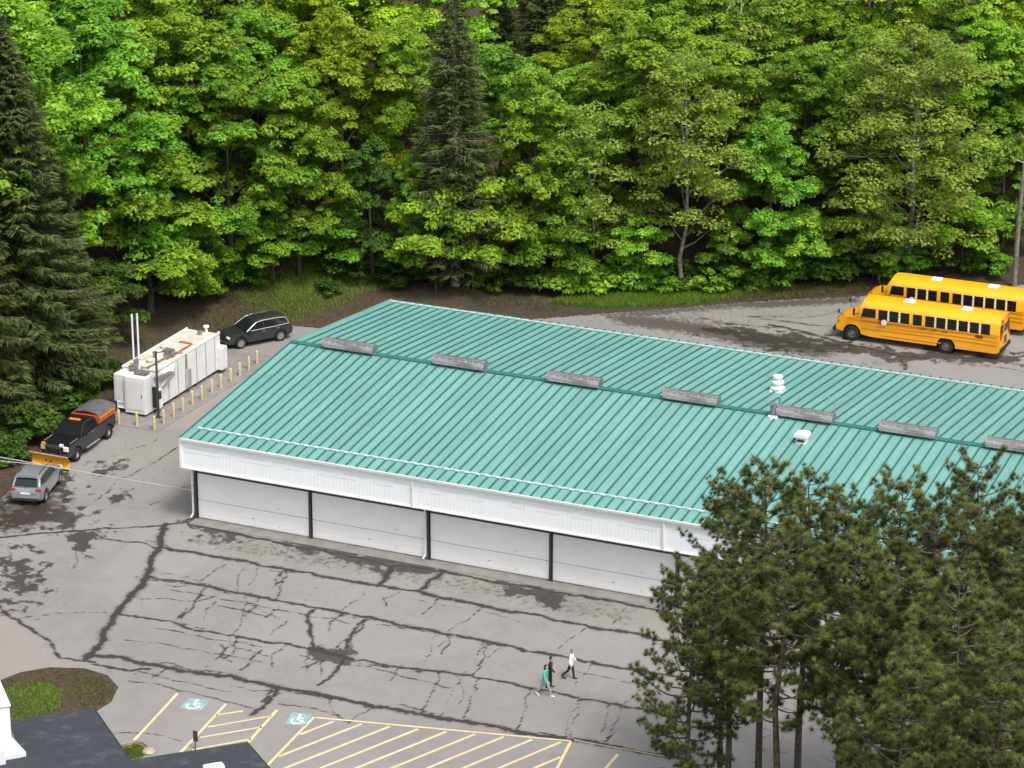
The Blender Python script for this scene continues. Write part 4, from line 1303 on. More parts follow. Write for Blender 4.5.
# ================================================================ white tank unit, bollards, pole
TX, TY = -12.05, 12.75
TW, TL, TH = 2.45, 9.45, 2.40
tk = thing('storage_tank', 'long white rectangular steel tank with rusty top behind the bollards', 'tank', (TX, TY, 0))
mb = MB().box((0, TL / 2 + 0.6, 0.25 + TH / 2 - 0.05), (TW, TL - 1.3, TH - 0.1)); mb.build('shell', MAT['white_tank'], tk, bevel=0.05, smooth=40)
mb = MB().box((0, TL / 2 + 0.6, 0.25 + TH - 0.03), (TW - 0.22, TL - 1.5, 0.05)); mb.build('top_deck', MAT['tank_top'], tk, bevel=0.01)
for k in range(7):
    MB().box((TW / 2 + 0.01, 1.55 + k * 1.18, 0.25 + TH / 2 - 0.03), (0.05, 0.07, TH - 0.12)).build('stiffener', MAT['satin_trim'], tk)
for s in (-1, 1):
    MB().box((s * (TW / 2 - 0.04), TL / 2 + 0.6, 0.25 + TH), (0.10, TL - 1.3, 0.12)).build('edge_rail', MAT['white_tank'], tk, bevel=0.01)
# front cabinets: wide one right, set-back one left
c = MB().box((0.42, 0.62, 0.22 + 1.15), (1.50, 1.25, 2.38)).build('cabinet', MAT['white_tank'], tk, bevel=0.04)
MB().box((0.42, -0.02, 1.40), (1.2, 0.025, 1.9)).build('cabinet_door', MAT['white_tank'], c, bevel=0.008)
MB().box((0.92, -0.045, 1.4), (0.05, 0.03, 0.22)).build('cabinet_latch', MAT['dark_steel'], c)
c = MB().box((-0.80, 0.72, 1.62), (0.86, 1.0, 1.80)).build('cabinet', MAT['white_tank'], tk, bevel=0.04)
MB().box((-0.80, 0.21, 1.60), (0.64, 0.025, 1.3)).build('cabinet_door', MAT['white_tank'], c, bevel=0.008)
MB().box((-0.62, 0.62, 0.55), (0.7, 0.9, 0.35)).build('pump_housing', MAT['white_tank'], tk, bevel=0.03)
mb = MB()
mb.tube([(-0.95, 0.15, 0.0), (-0.95, 0.15, 0.75), (-0.35, 0.15, 0.75), (-0.35, 0.15, 0.0)], 0.045, 8); mb.tube([(-0.95, 0.15, 0.38), (-0.35, 0.15, 0.38)], 0.04, 8)
mb.build('guard_rail', MAT['white_paint'], tk)
# pipework and hatches on the top
for (x, y, r, h) in ((-0.55, 1.9, 0.16, 0.30), (0.0, 2.7, 0.22, 0.16), (-0.2, 3.6, 0.12, 0.34), (0.3, 1.5, 0.20, 0.2), (-0.6, 5.4, 0.2, 0.12), (0.2, 8.6, 0.15, 0.22)):
    MB().lathe([(r, 0), (r, h), (r * 1.2, h), (r * 1.2, h + 0.05), (r * .4, h + 0.08)], 14, Matrix.Translation((x, y, 0.25 + TH - 0.02))).build('hatch', MAT['flue_grey'] if r < 0.18 else MAT['tank_top'], tk, smooth=40)
MB().tube([(0.5, 1.4, 0.25 + TH + 0.10), (0.6, 4.8, 0.25 + TH + 0.10), (0.9, 4.9, 0.25 + TH + 0.06), (1.28, 4.9, 0.25 + TH), (1.28, 4.9, 1.0)], 0.055, 8).build('fill_pipe', MAT['flue_grey'], tk, smooth=50)
MB().tube([(0.75, 3.4, 0.25 + TH + 0.08), (0.75, 6.6, 0.25 + TH + 0.08), (-0.2, 6.7, 0.25 + TH + 0.08)], 0.05, 8).build('pipe', MAT['spreader_red'], tk, smooth=50)
for dx in (0, 0.22):
    MB().tube([(-1.12 + dx, 2.55 + dx * 1.2, 2.2), (-1.12 + dx, 2.55 + dx * 1.2, 5.7)], 0.065, 8).build('vent_pipe', MAT['white_paint'], tk, smooth=50)
MB().box((1.36, 5.0, 1.05), (0.22, 0.42, 1.2)).build('gauge_box', MAT['satin_trim'], tk, bevel=0.02)
MB().box((1.30, 1.25, 0.95), (0.42, 0.5, 1.3)).build('dispenser', MAT['white_paint'], tk, bevel=0.03)
MB().box((1.30, 0.92, 1.1), (0.40, 0.22, 1.35)).build('dispenser_face', MAT['black_plastic'], tk, bevel=0.03)
MB().tube([(1.5, 0.95, 1.5), (1.62, 0.7, 1.2), (1.6, 0.75, 0.5), (1.52, 1.0, 0.9)], 0.025, 6).build('hose', MAT['rubber'], tk)
mb = MB()
mb.box((1.45, 1.75, 2.32), (0.75, 1.5, 0.05)); mb.build('service_step', MAT['flue_grey'], tk)
c = MB().box((1.32, TL - 0.2, 1.05), (0.55, 0.75, 1.5)).build('end_cabinet', MAT['white_tank'], tk, bevel=0.03)
MB().tube([(1.05, TL - 0.75, 0.3), (1.05, TL - 0.75, 2.2), (1.05, TL - 0.2, 2.4)], 0.07, 8).build('riser_pipe', MAT['satin_trim'], tk, smooth=50)
MB().lathe([(0.10, 0), (0.10, 0.35), (0.2, 0.36), (0.2, 0.46), (0.06, 0.5)], 12, Matrix.Translation((0.3, TL - 0.2, 0.25 + TH - 0.05))).build('vent_cap', MAT['white_paint'], tk, smooth=40)
for y in (0.9, 3.3, 5.8, 8.4):
    MB().box((0, y + 0.5, 0.14), (TW - 0.25, 0.22, 0.30)).build('skid', MAT['dark_steel'], tk)

for (x, y, sx, sy, sz) in ((-0.3, 1.15, 0.5, 0.4, 0.28), (0.55, 0.7, 0.9, 0.5, 0.14), (-0.75, 3.2, 0.4, 0.9, 0.16), (0.55, 4.1, 0.7, 0.35, 0.22), (0.1, 7.2, 0.6, 0.6, 0.10)):
    MB().box((x, y, 0.25 + TH + sz / 2 - 0.02), (sx, sy, sz)).build('top_box', MAT['tank_top'] if sy > .5 else MAT['flue_grey'], tk, bevel=0.03)
MB().add([(1.225, 1.3, 2.5), (1.225, 3.6, 2.5), (1.225, 3.6, 1.7), (1.225, 1.3, 1.1), (1.62, 1.35, 1.75), (1.62, 2.7, 2.2)], [(0, 1, 5, 4), (1, 2, 5), (0, 4, 3), (4, 5, 2, 3), (0, 3, 2, 1)]).build('side_fairing', MAT['white_tank'], tk)
# bollards
bol = [(137, 426), (154.6, 430), (163.8, 424), (173.7, 417), (183, 411.5), (192.5, 404.6), (202, 399.5), (212, 393), (221, 388), (231, 382), (240, 376), (249, 370), (257, 364), (119, 424)]
bm_ = MB().lathe([(0.088, -0.1), (0.088, 0.84), (0.080, 0.88), (0.06, 0.91), (0.0, 0.92)], 14).mesh('bollard', smooth=40)
bm_.materials.append(MAT['bollard_paint'])
names = ['bollard at the front left corner of the tank pad, before the cabinets', 'bollard at the front right corner of the tank pad', 'second bollard', 'third bollard', 'fourth bollard', 'fifth bollard', 'sixth bollard', 'seventh bollard',
         'eighth bollard', 'ninth bollard', 'tenth bollard', 'second to last bollard', 'last bollard']
for i, (u, v) in enumerate(bol):
    p = pix(u, v); p.z = 0.03
    if i == 13: lb_ = 'tan bollard standing between the pickup tailgate and the white tank'
    elif i < 2: lb_ = 'tan ' + names[i]
    elif i == 12: lb_ = 'farthest tan bollard in the row, nearest the black wagon'
    else: lb_ = 'tan bollard, %s along the side of the tank counting from its front corner' % ['first', 'second', 'third', 'fourth', 'fifth', 'sixth', 'seventh', 'eighth', 'ninth', 'tenth'][i - 2]
    tag(put('bollard', bm_, None, None, p), lb_, 'bollard', 'bollards round the tank pad')

# light pole with two floodlights
p = pix(154, 416); p = Vector((TX + TW / 2 + 0.62, TY + 0.35, 0.03))
lp = thing('light_pole', 'dark steel light pole with floodlights beside the white tank', 'light pole', p)
MB().tube([(0, 0, 0), (0, 0, 4.35)], [0.09, 0.065], 10).build('pole', MAT['dark_steel'], lp, smooth=50)
MB().box((0, 0, 0.03), (0.34, 0.34, 0.06)).build('base_plate', MAT['dark_steel'], lp)
MB().tube([(0, 0, 4.25), (0.5, 0.5, 4.3)], 0.035, 8).build('arm', MAT['dark_steel'], lp)
MB().box((0.55, 0.6, 4.30), (0.62, 0.55, 0.16)).build('floodlight', MAT['flue_grey'], lp, bevel=0.03)
MB().box((0.55, 0.6, 4.21), (0.52, 0.45, 0.03)).build('lens', MAT['lamp_clear'], lp)
MB().box((0.14, 0.02, 1.5), (0.16, 0.22, 0.5)).build('control_box', MAT['dark_steel'], lp, bevel=0.02)

# overhead cables to the corner of the garage, and their pole just outside the picture
q0 = pix(-130, 440, 3.2); A0 = Vector((-24.0, -3.5, 5.3)); 
pole = thing('utility_pole', 'wooden utility pole among the spruces left of the photo', 'utility pole', (-24.0, -3.3, float(terrain(-24.0, -3.3)) - 0.2))
MB().tube([(0, 0, 0), (0, 0, 8.0)], [0.16, 0.11], 10).build('pole', MAT['wood_pole'], pole, smooth=50)
MB().box((0, 0, 7.5), (0.12, 1.8, 0.12)).build('crossarm', MAT['wood_pole'], pole)


def sag(a, b, s, r, name, label):
    pts = [a.lerp(b, k / 24) - Vector((0, 0, s * 4 * (k / 24) * (1 - k / 24))) for k in range(25)]
    tag(MB().tube(pts, r, 5).build(name, MAT['cable'], smooth=60), label, 'cable', 'overhead cables')


wallp = Vector((-0.10, -0.10, 1.72))
c1 = pix(0, 457, 3.0); c1b = pix(195, 491.5, 1.72)


def through(u, v, y0):
    d = ray(u, v); return CAM + d * ((y0 - CAM.y) / d.y)


a1 = through(-60, 446, -3.6)
sag(a1, Vector((-0.06, -0.16, 1.70)), 0.05, 0.028, 'overhead_cable', 'pale cable stretched across the yard to the corner of the garage')
a2 = through(-60, 453, -4.2); b2 = through(42, 472, -1.2)
b2 = a1.lerp(Vector((-0.06, -0.16, 1.70)), 0.42) - Vector((0, 0, 0.05))
sag(a2, b2, 0.04, 0.022, 'overhead_cable', 'lower of the two cables entering the photo at the left edge')
# ================================================================ trees
def unit(a):
    return a / np.maximum(np.linalg.norm(a, axis=-1, keepdims=True), 1e-9)


def leaf_quads(cen, nrm, size, rg, aspect=0.62):
    """one three-cornered leaf per centre"""
    n = len(cen)
    r = unit(rg.normal(size=(n, 3)))
    t = unit(np.cross(nrm, r))
    b = np.cross(nrm, t)
    s = np.asarray(size).reshape(-1, 1)
    V = np.stack([cen - t * s * .55 - b * s * .1, cen + t * s * .3 - b * s * .5 * aspect * 1.3, cen + t * s * .25 + b * s * .5 * aspect * 1.5], 1).reshape(-1, 3)
    F = np.arange(3 * n).reshape(n, 3)
    return V, F


def blade_tris(base, direc, length, width, rg):
    n = len(base)
    r = unit(rg.normal(size=(n, 3)))
    s = unit(np.cross(direc, r)) * np.asarray(width).reshape(-1, 1)
    tip = base + direc * np.asarray(length).reshape(-1, 1)
    V = np.stack([base - s, base + s, tip], 1).reshape(-1, 3)
    return V, np.arange(3 * n).reshape(n, 3)


def crown_mesh(name, parts, tri=False):
    V = np.concatenate([p[0] for p in parts]); F = []; o = 0
    for p in parts:
        F.append(p[1] + o); o += len(p[0])
    rnd = np.concatenate([p[2] for p in parts])
    return np_mesh(name, V, np.concatenate(F), {'rnd': ('FACE', rnd)})


def broadleaf(seed, H, Rc, base=0.22, nb=17, ncl=20, nl=165, leaf=0.28, clr=(0.34, 0.80), top=0.78, trunk_r=0.24, lean=0.0, flat=0.72, sparse=False):
    """returns (trunk mesh, crown mesh): trunk with limbs; boughs > clumps > leaves"""
    rg = np.random.default_rng(seed)
    wood = MB()
    tp = []
    for k in range(7):
        f = k / 6
        tp.append(Vector((lean * f * f * H + rg.normal() * 0.12 * (k > 0), rg.normal() * 0.12 * (k > 0), -0.3 + f * H * 0.86)))
    wood.tube(tp, [trunk_r * (1.25 if k == 0 else 1) * (1 - 0.86 * k / 6) for k in range(7)], 8)

    def trunk_at(z):
        f = np.clip((z + 0.3) / (H * 0.86), 0, 1) * 6
        i = min(int(f), 5)
        return tp[i].lerp(tp[i + 1], f - i)
    parts = []
    ga = 2.39996
    ph = rg.uniform(0, 6.28)
    for i in range(nb):
        fr = (i + 0.5) / nb
        hf = base + (1 - base) * fr ** 0.85
        # crown outline
        g = (hf - base) / (1 - base)
        prof = (1 - abs((g - 0.38)) ** 2.0 * 2.2) if g < 0.75 else (1 - (g - 0.38) ** 2 * 1.9)
        prof = max(0.16, prof)
        rad = Rc * prof * rg.uniform(0.50, 0.78) * (0.35 if i == nb - 1 else 1)
        an = ph + i * ga + rg.normal() * 0.25
        zc = hf * H * 0.95
        ax = trunk_at(zc)
        bc = np.array([ax.x + rad * math.cos(an), ax.y + rad * math.sin(an), zc - 0.02 * H])
        br = Rc * rg.uniform(0.34, 0.50) * (0.55 + 0.45 * prof)
        z0 = max(0.12 * H, zc - rad * rg.uniform(0.7, 1.2))
        st = trunk_at(z0)
        mid = (np.array(st) * 0.5 + bc * 0.5) + np.array([0, 0, -0.12 * rad])
        r0 = trunk_r * 0.42 * (1 - 0.6 * fr)
        wood.tube([st, mid, bc], [r0, r0 * 0.6, r0 * 0.25], 5)
        k = max(6, int(ncl * rg.uniform(0.75, 1.25) * (br / (Rc * 0.42)) ** 1.4))
        d = unit(rg.normal(size=(k, 3)))
        d[:, 2] = np.where(d[:, 2] < -0.20, -d[:, 2], d[:, 2])
        out = np.array([math.cos(an), math.sin(an), 0.2])
        d = unit(d + out * 0.35)
        cc = bc + d * np.array([br, br, br * flat]) * rg.uniform(0.60, 1.20, size=(k, 1))
        for j in range(k):
            c = cc[j]
            cr = rg.uniform(*clr)
            if j % 2 == 0:
                wood.tube([bc, (bc + c) / 2 + np.array([0, 0, -0.08]), c], [r0 * 0.24, r0 * 0.16, 0.012], 3, caps=False)
            m = int(nl * rg.uniform(0.6, 1.3) * (cr / 0.72) ** 2)
            q = unit(rg.normal(size=(m, 3)))
            q[:, 2] = np.abs(q[:, 2]) * np.where(rg.random(m) < 0.80, 1, -0.5)
            rr = rg.uniform(0.55, 1.05, size=(m, 1)) ** 0.6
            # ragged clump: lobes
            lob = 1 + 0.28 * np.sin(q[:, :1] * 5 + j) * np.sin(q[:, 1:2] * 5 + 2 * j)
            p = c + q * rr * lob * np.array([cr * 1.15, cr * 1.15, cr * 0.62])
            p[:, 2] -= 0.12 * np.hypot(p[:, 0] - c[0], p[:, 1] - c[1]) ** 2
            nr = unit(q * 0.65 + np.array([0, 0, 0.70]) + rg.normal(size=(m, 3)) * 0.32)
            V_, F_ = leaf_quads(p, nr, leaf * rg.uniform(0.7, 1.3, m), rg)
            tint = np.clip(rg.normal(0.55, 0.22) + rg.normal(size=m) * 0.16, 0, 1)
            parts.append((V_, F_, tint))
    return wood.mesh('trunk', smooth=60), crown_mesh('crown', parts)


def spruce(seed, H, Rb, whorl=0.55, droop=0.35, dens=1.0, bare=0.05, width=0.05, nsec=9, pw_=0.85, gap=0.0):
    rg = np.random.default_rng(seed)
    wood = MB()
    wood.tube([(0, 0, -0.3), (0.05, 0, H * 0.5), (0, 0.04, H)], [H * 0.0125, H * 0.008, 0.02], 8)
    parts = []
    z = bare * H
    while z < H - 0.25:
        f = (z - bare * H) / (H * (1 - bare))
        Lb = max(0.22, Rb * (1 - f) ** pw_ * rg.uniform(0.82, 1.12))
        if f < 0.08: Lb *= 0.55 + 5 * f
        nbz = int(rg.integers(5, 8))
        a0 = rg.uniform(0, 6.28)
        for k in range(nbz):
            if rg.random() < gap: continue
            an = a0 + k * 6.283 / nbz + rg.normal() * 0.18
            Ln = Lb * rg.uniform(0.75, 1.12)
            dx, dy = math.cos(an), math.sin(an)
            tilt = 0.28 * f - droop * (1 - f)
            S = max(3, int(nsec * Ln / 2.2))
            s = np.linspace(0.12, 1, S)
            sx = s * Ln
            zz = z + sx * tilt - 0.06 * (sx ** 1.5) + 0.22 * Ln * s ** 3
            P = np.stack([dx * sx, dy * sx, zz], 1)
            wood.tube([(0, 0, z), tuple(P[S // 2]), tuple(P[-1])], [0.012 + 0.012 * Ln, 0.012 + 0.006 * Ln, 0.008], 3, caps=False)
            # side sprays: fans of blades left/right and hanging
            nbl = max(10, int(42 * dens * Ln))
            t_ = rg.random(nbl) ** 0.75
            i = np.clip((t_ * (S - 1)).astype(int), 0, S - 2)
            fr = (t_ * (S - 1) - i)[:, None]
            B = P[i] * (1 - fr) + P[i + 1] * fr
            side = np.where(rg.random(nbl) < 0.5, 1, -1)[:, None]
            lat = np.array([-dy, dx, 0]) * side
            spread_ = (0.20 + 0.22 * Ln * (1 - t_) * rg.uniform(0.4, 1.0, nbl))[:, None]
            B2 = B + lat * spread_ * rg.uniform(0.0, 1.0, (nbl, 1)) + np.array([0, 0, -1.0]) * rg.uniform(0, 0.22, (nbl, 1)) * (0.4 + spread_)
            D = unit(lat * rg.uniform(0.3, 1.0, (nbl, 1)) + np.array([dx, dy, 0]) * 0.75 + np.array([0, 0, 1]) * rg.normal(-0.28, 0.28, (nbl, 1)))
            V_, F_ = blade_tris(B2, D, rg.uniform(0.22, 0.50, nbl) * (0.7 + 0.3 * min(Ln, 1.6)), width * rg.uniform(0.8, 1.6, nbl), rg)
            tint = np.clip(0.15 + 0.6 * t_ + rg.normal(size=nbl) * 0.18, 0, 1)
            parts.append((V_, F_, tint))
        z += whorl * rg.uniform(0.75, 1.25) * (0.45 + 0.55 * (1 - f))
    return wood.mesh('trunk', smooth=60), crown_mesh('crown', parts)


def pine(seed, H, Rc, base=0.35, ntuft=2000, nn=84, nbr=66, ln=0.29):
    """red pine: tall bare stem, dead twigs, up-turned branches ending in needle tufts"""
    rg = np.random.default_rng(seed)
    wood = MB()
    tp = [Vector((rg.normal() * 0.10 * k / 4, rg.normal() * 0.10 * k / 4, -0.3 + (H - 0.2) * k / 5)) for k in range(6)]
    wood.tube(tp, [0.22, 0.19, 0.16, 0.12, 0.075, 0.02], 9)

    def trunk_at(z):
        f = np.clip((z + 0.3) / (H - 0.2), 0, 0.999) * 5
        i = int(f)
        return np.array(tp[i].lerp(tp[i + 1], f - i))
    tips = []
    for i in range(nbr):
        f = (i + rg.random()) / nbr
        hz = H * (base + (0.985 - base) * f)
        prof = (0.55 + 0.45 * min(1, f / 0.30)) * (1 - max(0, f - 0.50) / 0.50 * 0.74) ** 0.75
        Ln = Rc * prof * rg.uniform(0.65, 1.12) + 0.15
        an = i * 2.39996 + rg.normal() * 0.3
        dx, dy = math.cos(an), math.sin(an)
        s0 = trunk_at(hz)
        rise = rg.uniform(-0.05, 0.25) + 0.5 * f
        S = 6
        s = np.linspace(0, 1, S)
        bend = rg.normal() * 0.15
        P = np.stack([s0[0] + dx * s * Ln - dy * bend * s * s * Ln, s0[1] + dy * s * Ln + dx * bend * s * s * Ln, hz + rise * s * Ln - 0.14 * np.sin(s * 3.1) * Ln + 0.10 * Ln * s ** 2], 1)
        r0 = 0.018 + 0.017 * Ln
        wood.tube([tuple(p) for p in P], [r0 * (1 - 0.75 * k / (S - 1)) for k in range(S)], 4, caps=False)
        nt = max(4, int(ntuft / nbr * (Ln / (Rc * 0.80)) ** 0.9 * rg.uniform(0.8, 1.25)))
        for j in range(nt):
            t_ = rg.uniform(0.28, 1.0) ** 0.75
            k = min(int(t_ * (S - 1)), S - 2)
            b = P[k] + (P[k + 1] - P[k]) * (t_ * (S - 1) - k)
            sd = rg.choice([-1, 1])
            off = np.array([-dy, dx, 0]) * sd * rg.uniform(0.05, 0.42) * Ln * (1.12 - 0.75 * t_) + np.array([dx, dy, 0]) * rg.uniform(0.0, 0.22) * Ln + np.array([0, 0, 1]) * rg.uniform(-0.05, 0.30)
            tip = b + off
            tips.append((tip, unit(off * 0.6 + np.array([dx * 0.3, dy * 0.3, 0.55])), t_))
            if j % 2 == 0:
                wood.tube([tuple(b), tuple((b + tip) / 2 + np.array([0, 0, -0.04])), tuple(tip)], [0.014, 0.011, 0.008], 3, caps=False)
    for j in range(16):                                    # dead twigs under the crown
        hz = H * rg.uniform(0.12, base + 0.1)
        an = rg.uniform(0, 6.28); Ln = rg.uniform(0.4, 1.5); s0 = trunk_at(hz)
        wood.tube([tuple(s0), (s0[0] + math.cos(an) * Ln, s0[1] + math.sin(an) * Ln, hz + rg.normal() * 0.2)], [0.018, 0.006], 3, caps=False)
    T = np.array([t_[0] for t_ in tips]); D0 = np.array([t_[1] for t_ in tips])
    n = len(T)
    B = np.repeat(T, nn, 0); A = np.repeat(D0, nn, 0)
    D = unit(A * 0.50 + unit(rg.normal(size=(n * nn, 3))) * 0.95)
    s = np.repeat(rg.uniform(0.75, 1.25, n), nn)
    V_, F_ = blade_tris(B - A * 0.04, D, ln * s * rg.uniform(0.7, 1.1, n * nn), 0.0085 * rg.uniform(0.8, 1.3, n * nn), rg)
    tint = np.clip(np.repeat(rg.normal(0.34, 0.24, n), nn) + 0.42 * D[:, 2] + rg.normal(size=n * nn) * 0.12, 0, 1)  # upward needles tinted lighter, sky light painted into the colour
    return wood.mesh('trunk', smooth=60), crown_mesh('crown', [(V_, F_, tint)])


def shrub(seed, H, Rc, ncl=26, nl=90, leaf=0.25):
    rg = np.random.default_rng(seed)
    wood = MB(); parts = []
    for i in range(ncl):
        an = rg.uniform(0, 6.28); rad = Rc * rg.random() ** 0.6
        h = H * (1 - 0.55 * (rad / Rc) ** 2) * rg.uniform(0.35, 1.0)
        c = np.array([rad * math.cos(an), rad * math.sin(an), h])
        if i % 2 == 0: wood.tube([(c[0] * 0.15, c[1] * 0.15, -0.1), tuple(c * np.array([.6, .6, .55])), tuple(c)], [0.03, 0.02, 0.01], 4, caps=False)
        cr = rg.uniform(0.28, 0.5) * min(1, Rc / 1.2)
        q = unit(rg.normal(size=(nl, 3))); q[:, 2] = np.abs(q[:, 2]) * np.where(rg.random(nl) < .8, 1, -.5)
        p = c + q * rg.uniform(0.5, 1.05, (nl, 1)) * np.array([cr * 1.2, cr * 1.2, cr * 0.65])
        nr = unit(q * 0.5 + np.array([0, 0, .75]) + rg.normal(size=(nl, 3)) * 0.45)
        V_, F_ = leaf_quads(p, nr, leaf * rg.uniform(.7, 1.3, nl), rg)
        parts.append((V_, F_, np.clip(rg.normal(.5, .2) + rg.normal(size=nl) * .2, 0, 1)))
    return wood.mesh('stems', smooth=60), crown_mesh('crown', parts)


PROTO = {}
PROTO['maple_a'] = (broadleaf(1, 20, 6.3, base=0.16, nb=19, ncl=24), 20)
PROTO['maple_b'] = (broadleaf(2, 19, 5.2, base=0.20, nb=16, ncl=24), 19)
PROTO['maple_c'] = (broadleaf(3, 21, 5.6, base=0.25, nb=17, ncl=24, lean=0.05), 21)
PROTO['maple_d'] = (broadleaf(4, 14, 4.8, base=0.10, nb=14, ncl=22), 14)
PROTO['airy_a'] = (broadleaf(5, 19, 6.6, base=0.14, nb=28, ncl=22, nl=70, leaf=0.25, clr=(0.45, 0.85), trunk_r=0.26), 19)
PROTO['airy_b'] = (broadleaf(6, 18, 3.6, base=0.24, nb=24, ncl=13, nl=64, leaf=0.25, clr=(0.4, 0.75), trunk_r=0.17), 18)
PROTO['airy_c'] = (broadleaf(12, 17, 4.2, base=0.16, nb=20, ncl=16, nl=60, leaf=0.24, clr=(0.4, 0.75), trunk_r=0.17, lean=-0.04), 17)
PROTO['sapling'] = (broadleaf(7, 7, 3.4, base=0.30, nb=10, ncl=14, nl=120, leaf=0.27, clr=(0.4, 0.7), trunk_r=0.09, flat=0.4), 7)
PROTO['spruce_a'] = (spruce(21, 27, 5.6, dens=1.25, droop=0.30, width=0.055), 27)
PROTO['spruce_b'] = (spruce(22, 24, 3.6, dens=1.0, droop=0.25, gap=0.12, pw_=0.7), 24)
PROTO['hemlock'] = (spruce(23, 15, 4.0, dens=1.1, droop=0.22, width=0.05, pw_=0.75), 15)
PROTO['pine_a'] = (pine(31, 19, 2.7, base=0.44, ntuft=1350), 19)
PROTO['pine_b'] = (pine(32, 18, 2.3, base=0.52, ntuft=1000, nbr=48), 18)
PROTO['pine_c'] = (pine(33, 20, 2.9, base=0.34, ntuft=1700, nbr=70), 20)
PROTO['shrub_a'] = (shrub(41, 1.8, 1.5), 1.8)
PROTO['shrub_b'] = (shrub(42, 1.2, 1.3, ncl=20), 1.2)
BARK = {'maple': 'bark', 'airy': 'bark_grey', 'sapli': 'bark', 'spruc': 'bark', 'hemlo': 'bark', 'pine_': 'bark_pine', 'shrub': 'bark'}
for k_, ((tm, cm), h_) in PROTO.items():
    tm.materials.append(MAT[BARK[k_[:5] if k_[:4] != 'airy' else 'airy']])
    cm.materials.append(MAT['leaf_green'])


def plant(proto, name, label, cat, loc, height, leafmat, rot=0.0, wide=1.0, group=None, bark=None, tilt=0.0):
    (tm, cm), h = PROTO[proto]
    root = thing(name, label, cat, loc, rot, group)
    root.rotation_euler = (tilt, 0, rot)
    s = height / h
    for nm, me, mt in (('stems' if proto.startswith('shrub') else 'trunk', tm, MAT[bark] if bark else None), ('crown', cm, MAT[leafmat])):
        o = put(nm, me, None, root, scale=(s * wide, s * wide, s))
        if mt is not None:
            o.material_slots[0].link = 'OBJECT'
            o.material_slots[0].material = mt
    return root


def tree_px(proto, name, label, cat, u, v, vtop, leafmat, wide=1.0, rot=None, group=None, bark=None, utop=None, back=0.0):
    """tree standing on the terrain at photo pixel (u, v), its tip reaching row vtop"""
    p = pix_ground(u, v)
    if back:
        dd = Vector((ray(u, v).x, ray(u, v).y, 0)).normalized()
        p = p + dd * back
        p.z = float(terrain(p.x, p.y))
    q = p.copy()
    lo, hi = 1.0, 60.0
    for i in range(40):
        m = (lo + hi) / 2
        if project((p.x, p.y, p.z + m))[1] > vtop: lo = m
        else: hi = m
    return plant(proto, name, label, cat, p, lo, leafmat, random.uniform(0, 6.28) if rot is None else rot, wide, group, bark)
# ---------------------------------------------------------------- front row, each tree read from the photograph
G1 = 'front row of the forest edge'
T = tree_px
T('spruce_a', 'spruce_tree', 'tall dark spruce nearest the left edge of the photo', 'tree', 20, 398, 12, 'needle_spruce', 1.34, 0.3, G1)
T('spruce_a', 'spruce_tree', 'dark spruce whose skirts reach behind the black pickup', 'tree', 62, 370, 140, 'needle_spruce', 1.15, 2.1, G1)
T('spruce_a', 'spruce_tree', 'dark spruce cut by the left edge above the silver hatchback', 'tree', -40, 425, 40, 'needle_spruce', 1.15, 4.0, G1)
T('maple_d', 'maple_tree', 'low yellow-green maple leaning over behind the white tank', 'tree', 150, 312, 118, 'leaf_bright', 1.05, 1.0, G1)
T('maple_a', 'maple_tree', 'broad bright green maple above the parked black station wagon', 'tree', 232, 286, 40, 'leaf_green', 1.0, 2.2, G1)
T('maple_b', 'maple_tree', 'bright maple just right of the broad one above the wagon', 'tree', 300, 275, 70, 'leaf_bright', 0.9, 0.4, G1)
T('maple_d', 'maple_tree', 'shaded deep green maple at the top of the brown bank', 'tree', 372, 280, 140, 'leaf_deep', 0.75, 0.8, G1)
T('maple_d', 'maple_tree', 'green maple just left of the tall thin spruce', 'tree', 418, 280, 150, 'leaf_green', 0.62, 1.9, G1)
T('sapling', 'maple_sapling', 'bright sapling before the left side of the tall thin spruce', 'tree', 436, 291, 190, 'leaf_bright', 0.9, 0.6, G1)
T('sapling', 'maple_sapling', 'leafy sapling hiding the foot of the tall thin spruce', 'tree', 474, 290, 160, 'leaf_bright', 0.80, 4.9, G1)
T('sapling', 'maple_sapling', 'leafy sapling under the sparse olive tree', 'tree', 560, 290, 200, 'leaf_green', 0.95, 2.9, G1)
T('sapling', 'maple_sapling', 'leafy sapling left of the big feathery tree', 'tree', 800, 284, 205, 'leaf_bright', 1.0, 1.1, G1)
T('sapling', 'maple_sapling', 'leafy sapling right behind the rear bus roof', 'tree', 962, 272, 190, 'leaf_bright', 1.0, 0.1, G1)
T('sapling', 'maple_sapling', 'leafy sapling in front of the feathery tree by the buses', 'tree', 872, 278, 205, 'leaf_olive', 1.0, 2.6, G1)
T('sapling', 'maple_sapling', 'leafy sapling at the foot of the low yellow-green maple', 'tree', 190, 300, 215, 'leaf_bright', 1.0, 2.0, G1)
T('sapling', 'maple_sapling', 'leafy sapling at the top of the grassy bank', 'tree', 330, 277, 205, 'leaf_green', 1.0, 3.1, G1)
T('spruce_b', 'spruce_tree', 'tall thin dark spruce standing alone among the maples behind the garage', 'tree', 455, 285, -8, 'needle_spruce', 1.35, 0.0, G1, bark='bark_pale')
T('sapling', 'maple_sapling', 'low spreading maple sapling behind the back eave', 'tree', 500, 290, 205, 'leaf_bright', 1.1, 0.5, G1)
T('maple_b', 'maple_tree', 'fresh green maple just right of the tall thin spruce', 'tree', 535, 284, 66, 'leaf_bright', 0.85, 3.0, G1)
T('airy_c', 'ash_tree', 'sparse olive tree with bare grey limbs behind the back eave', 'tree', 592, 286, 92, 'leaf_olive', 1.0, 1.0, G1)
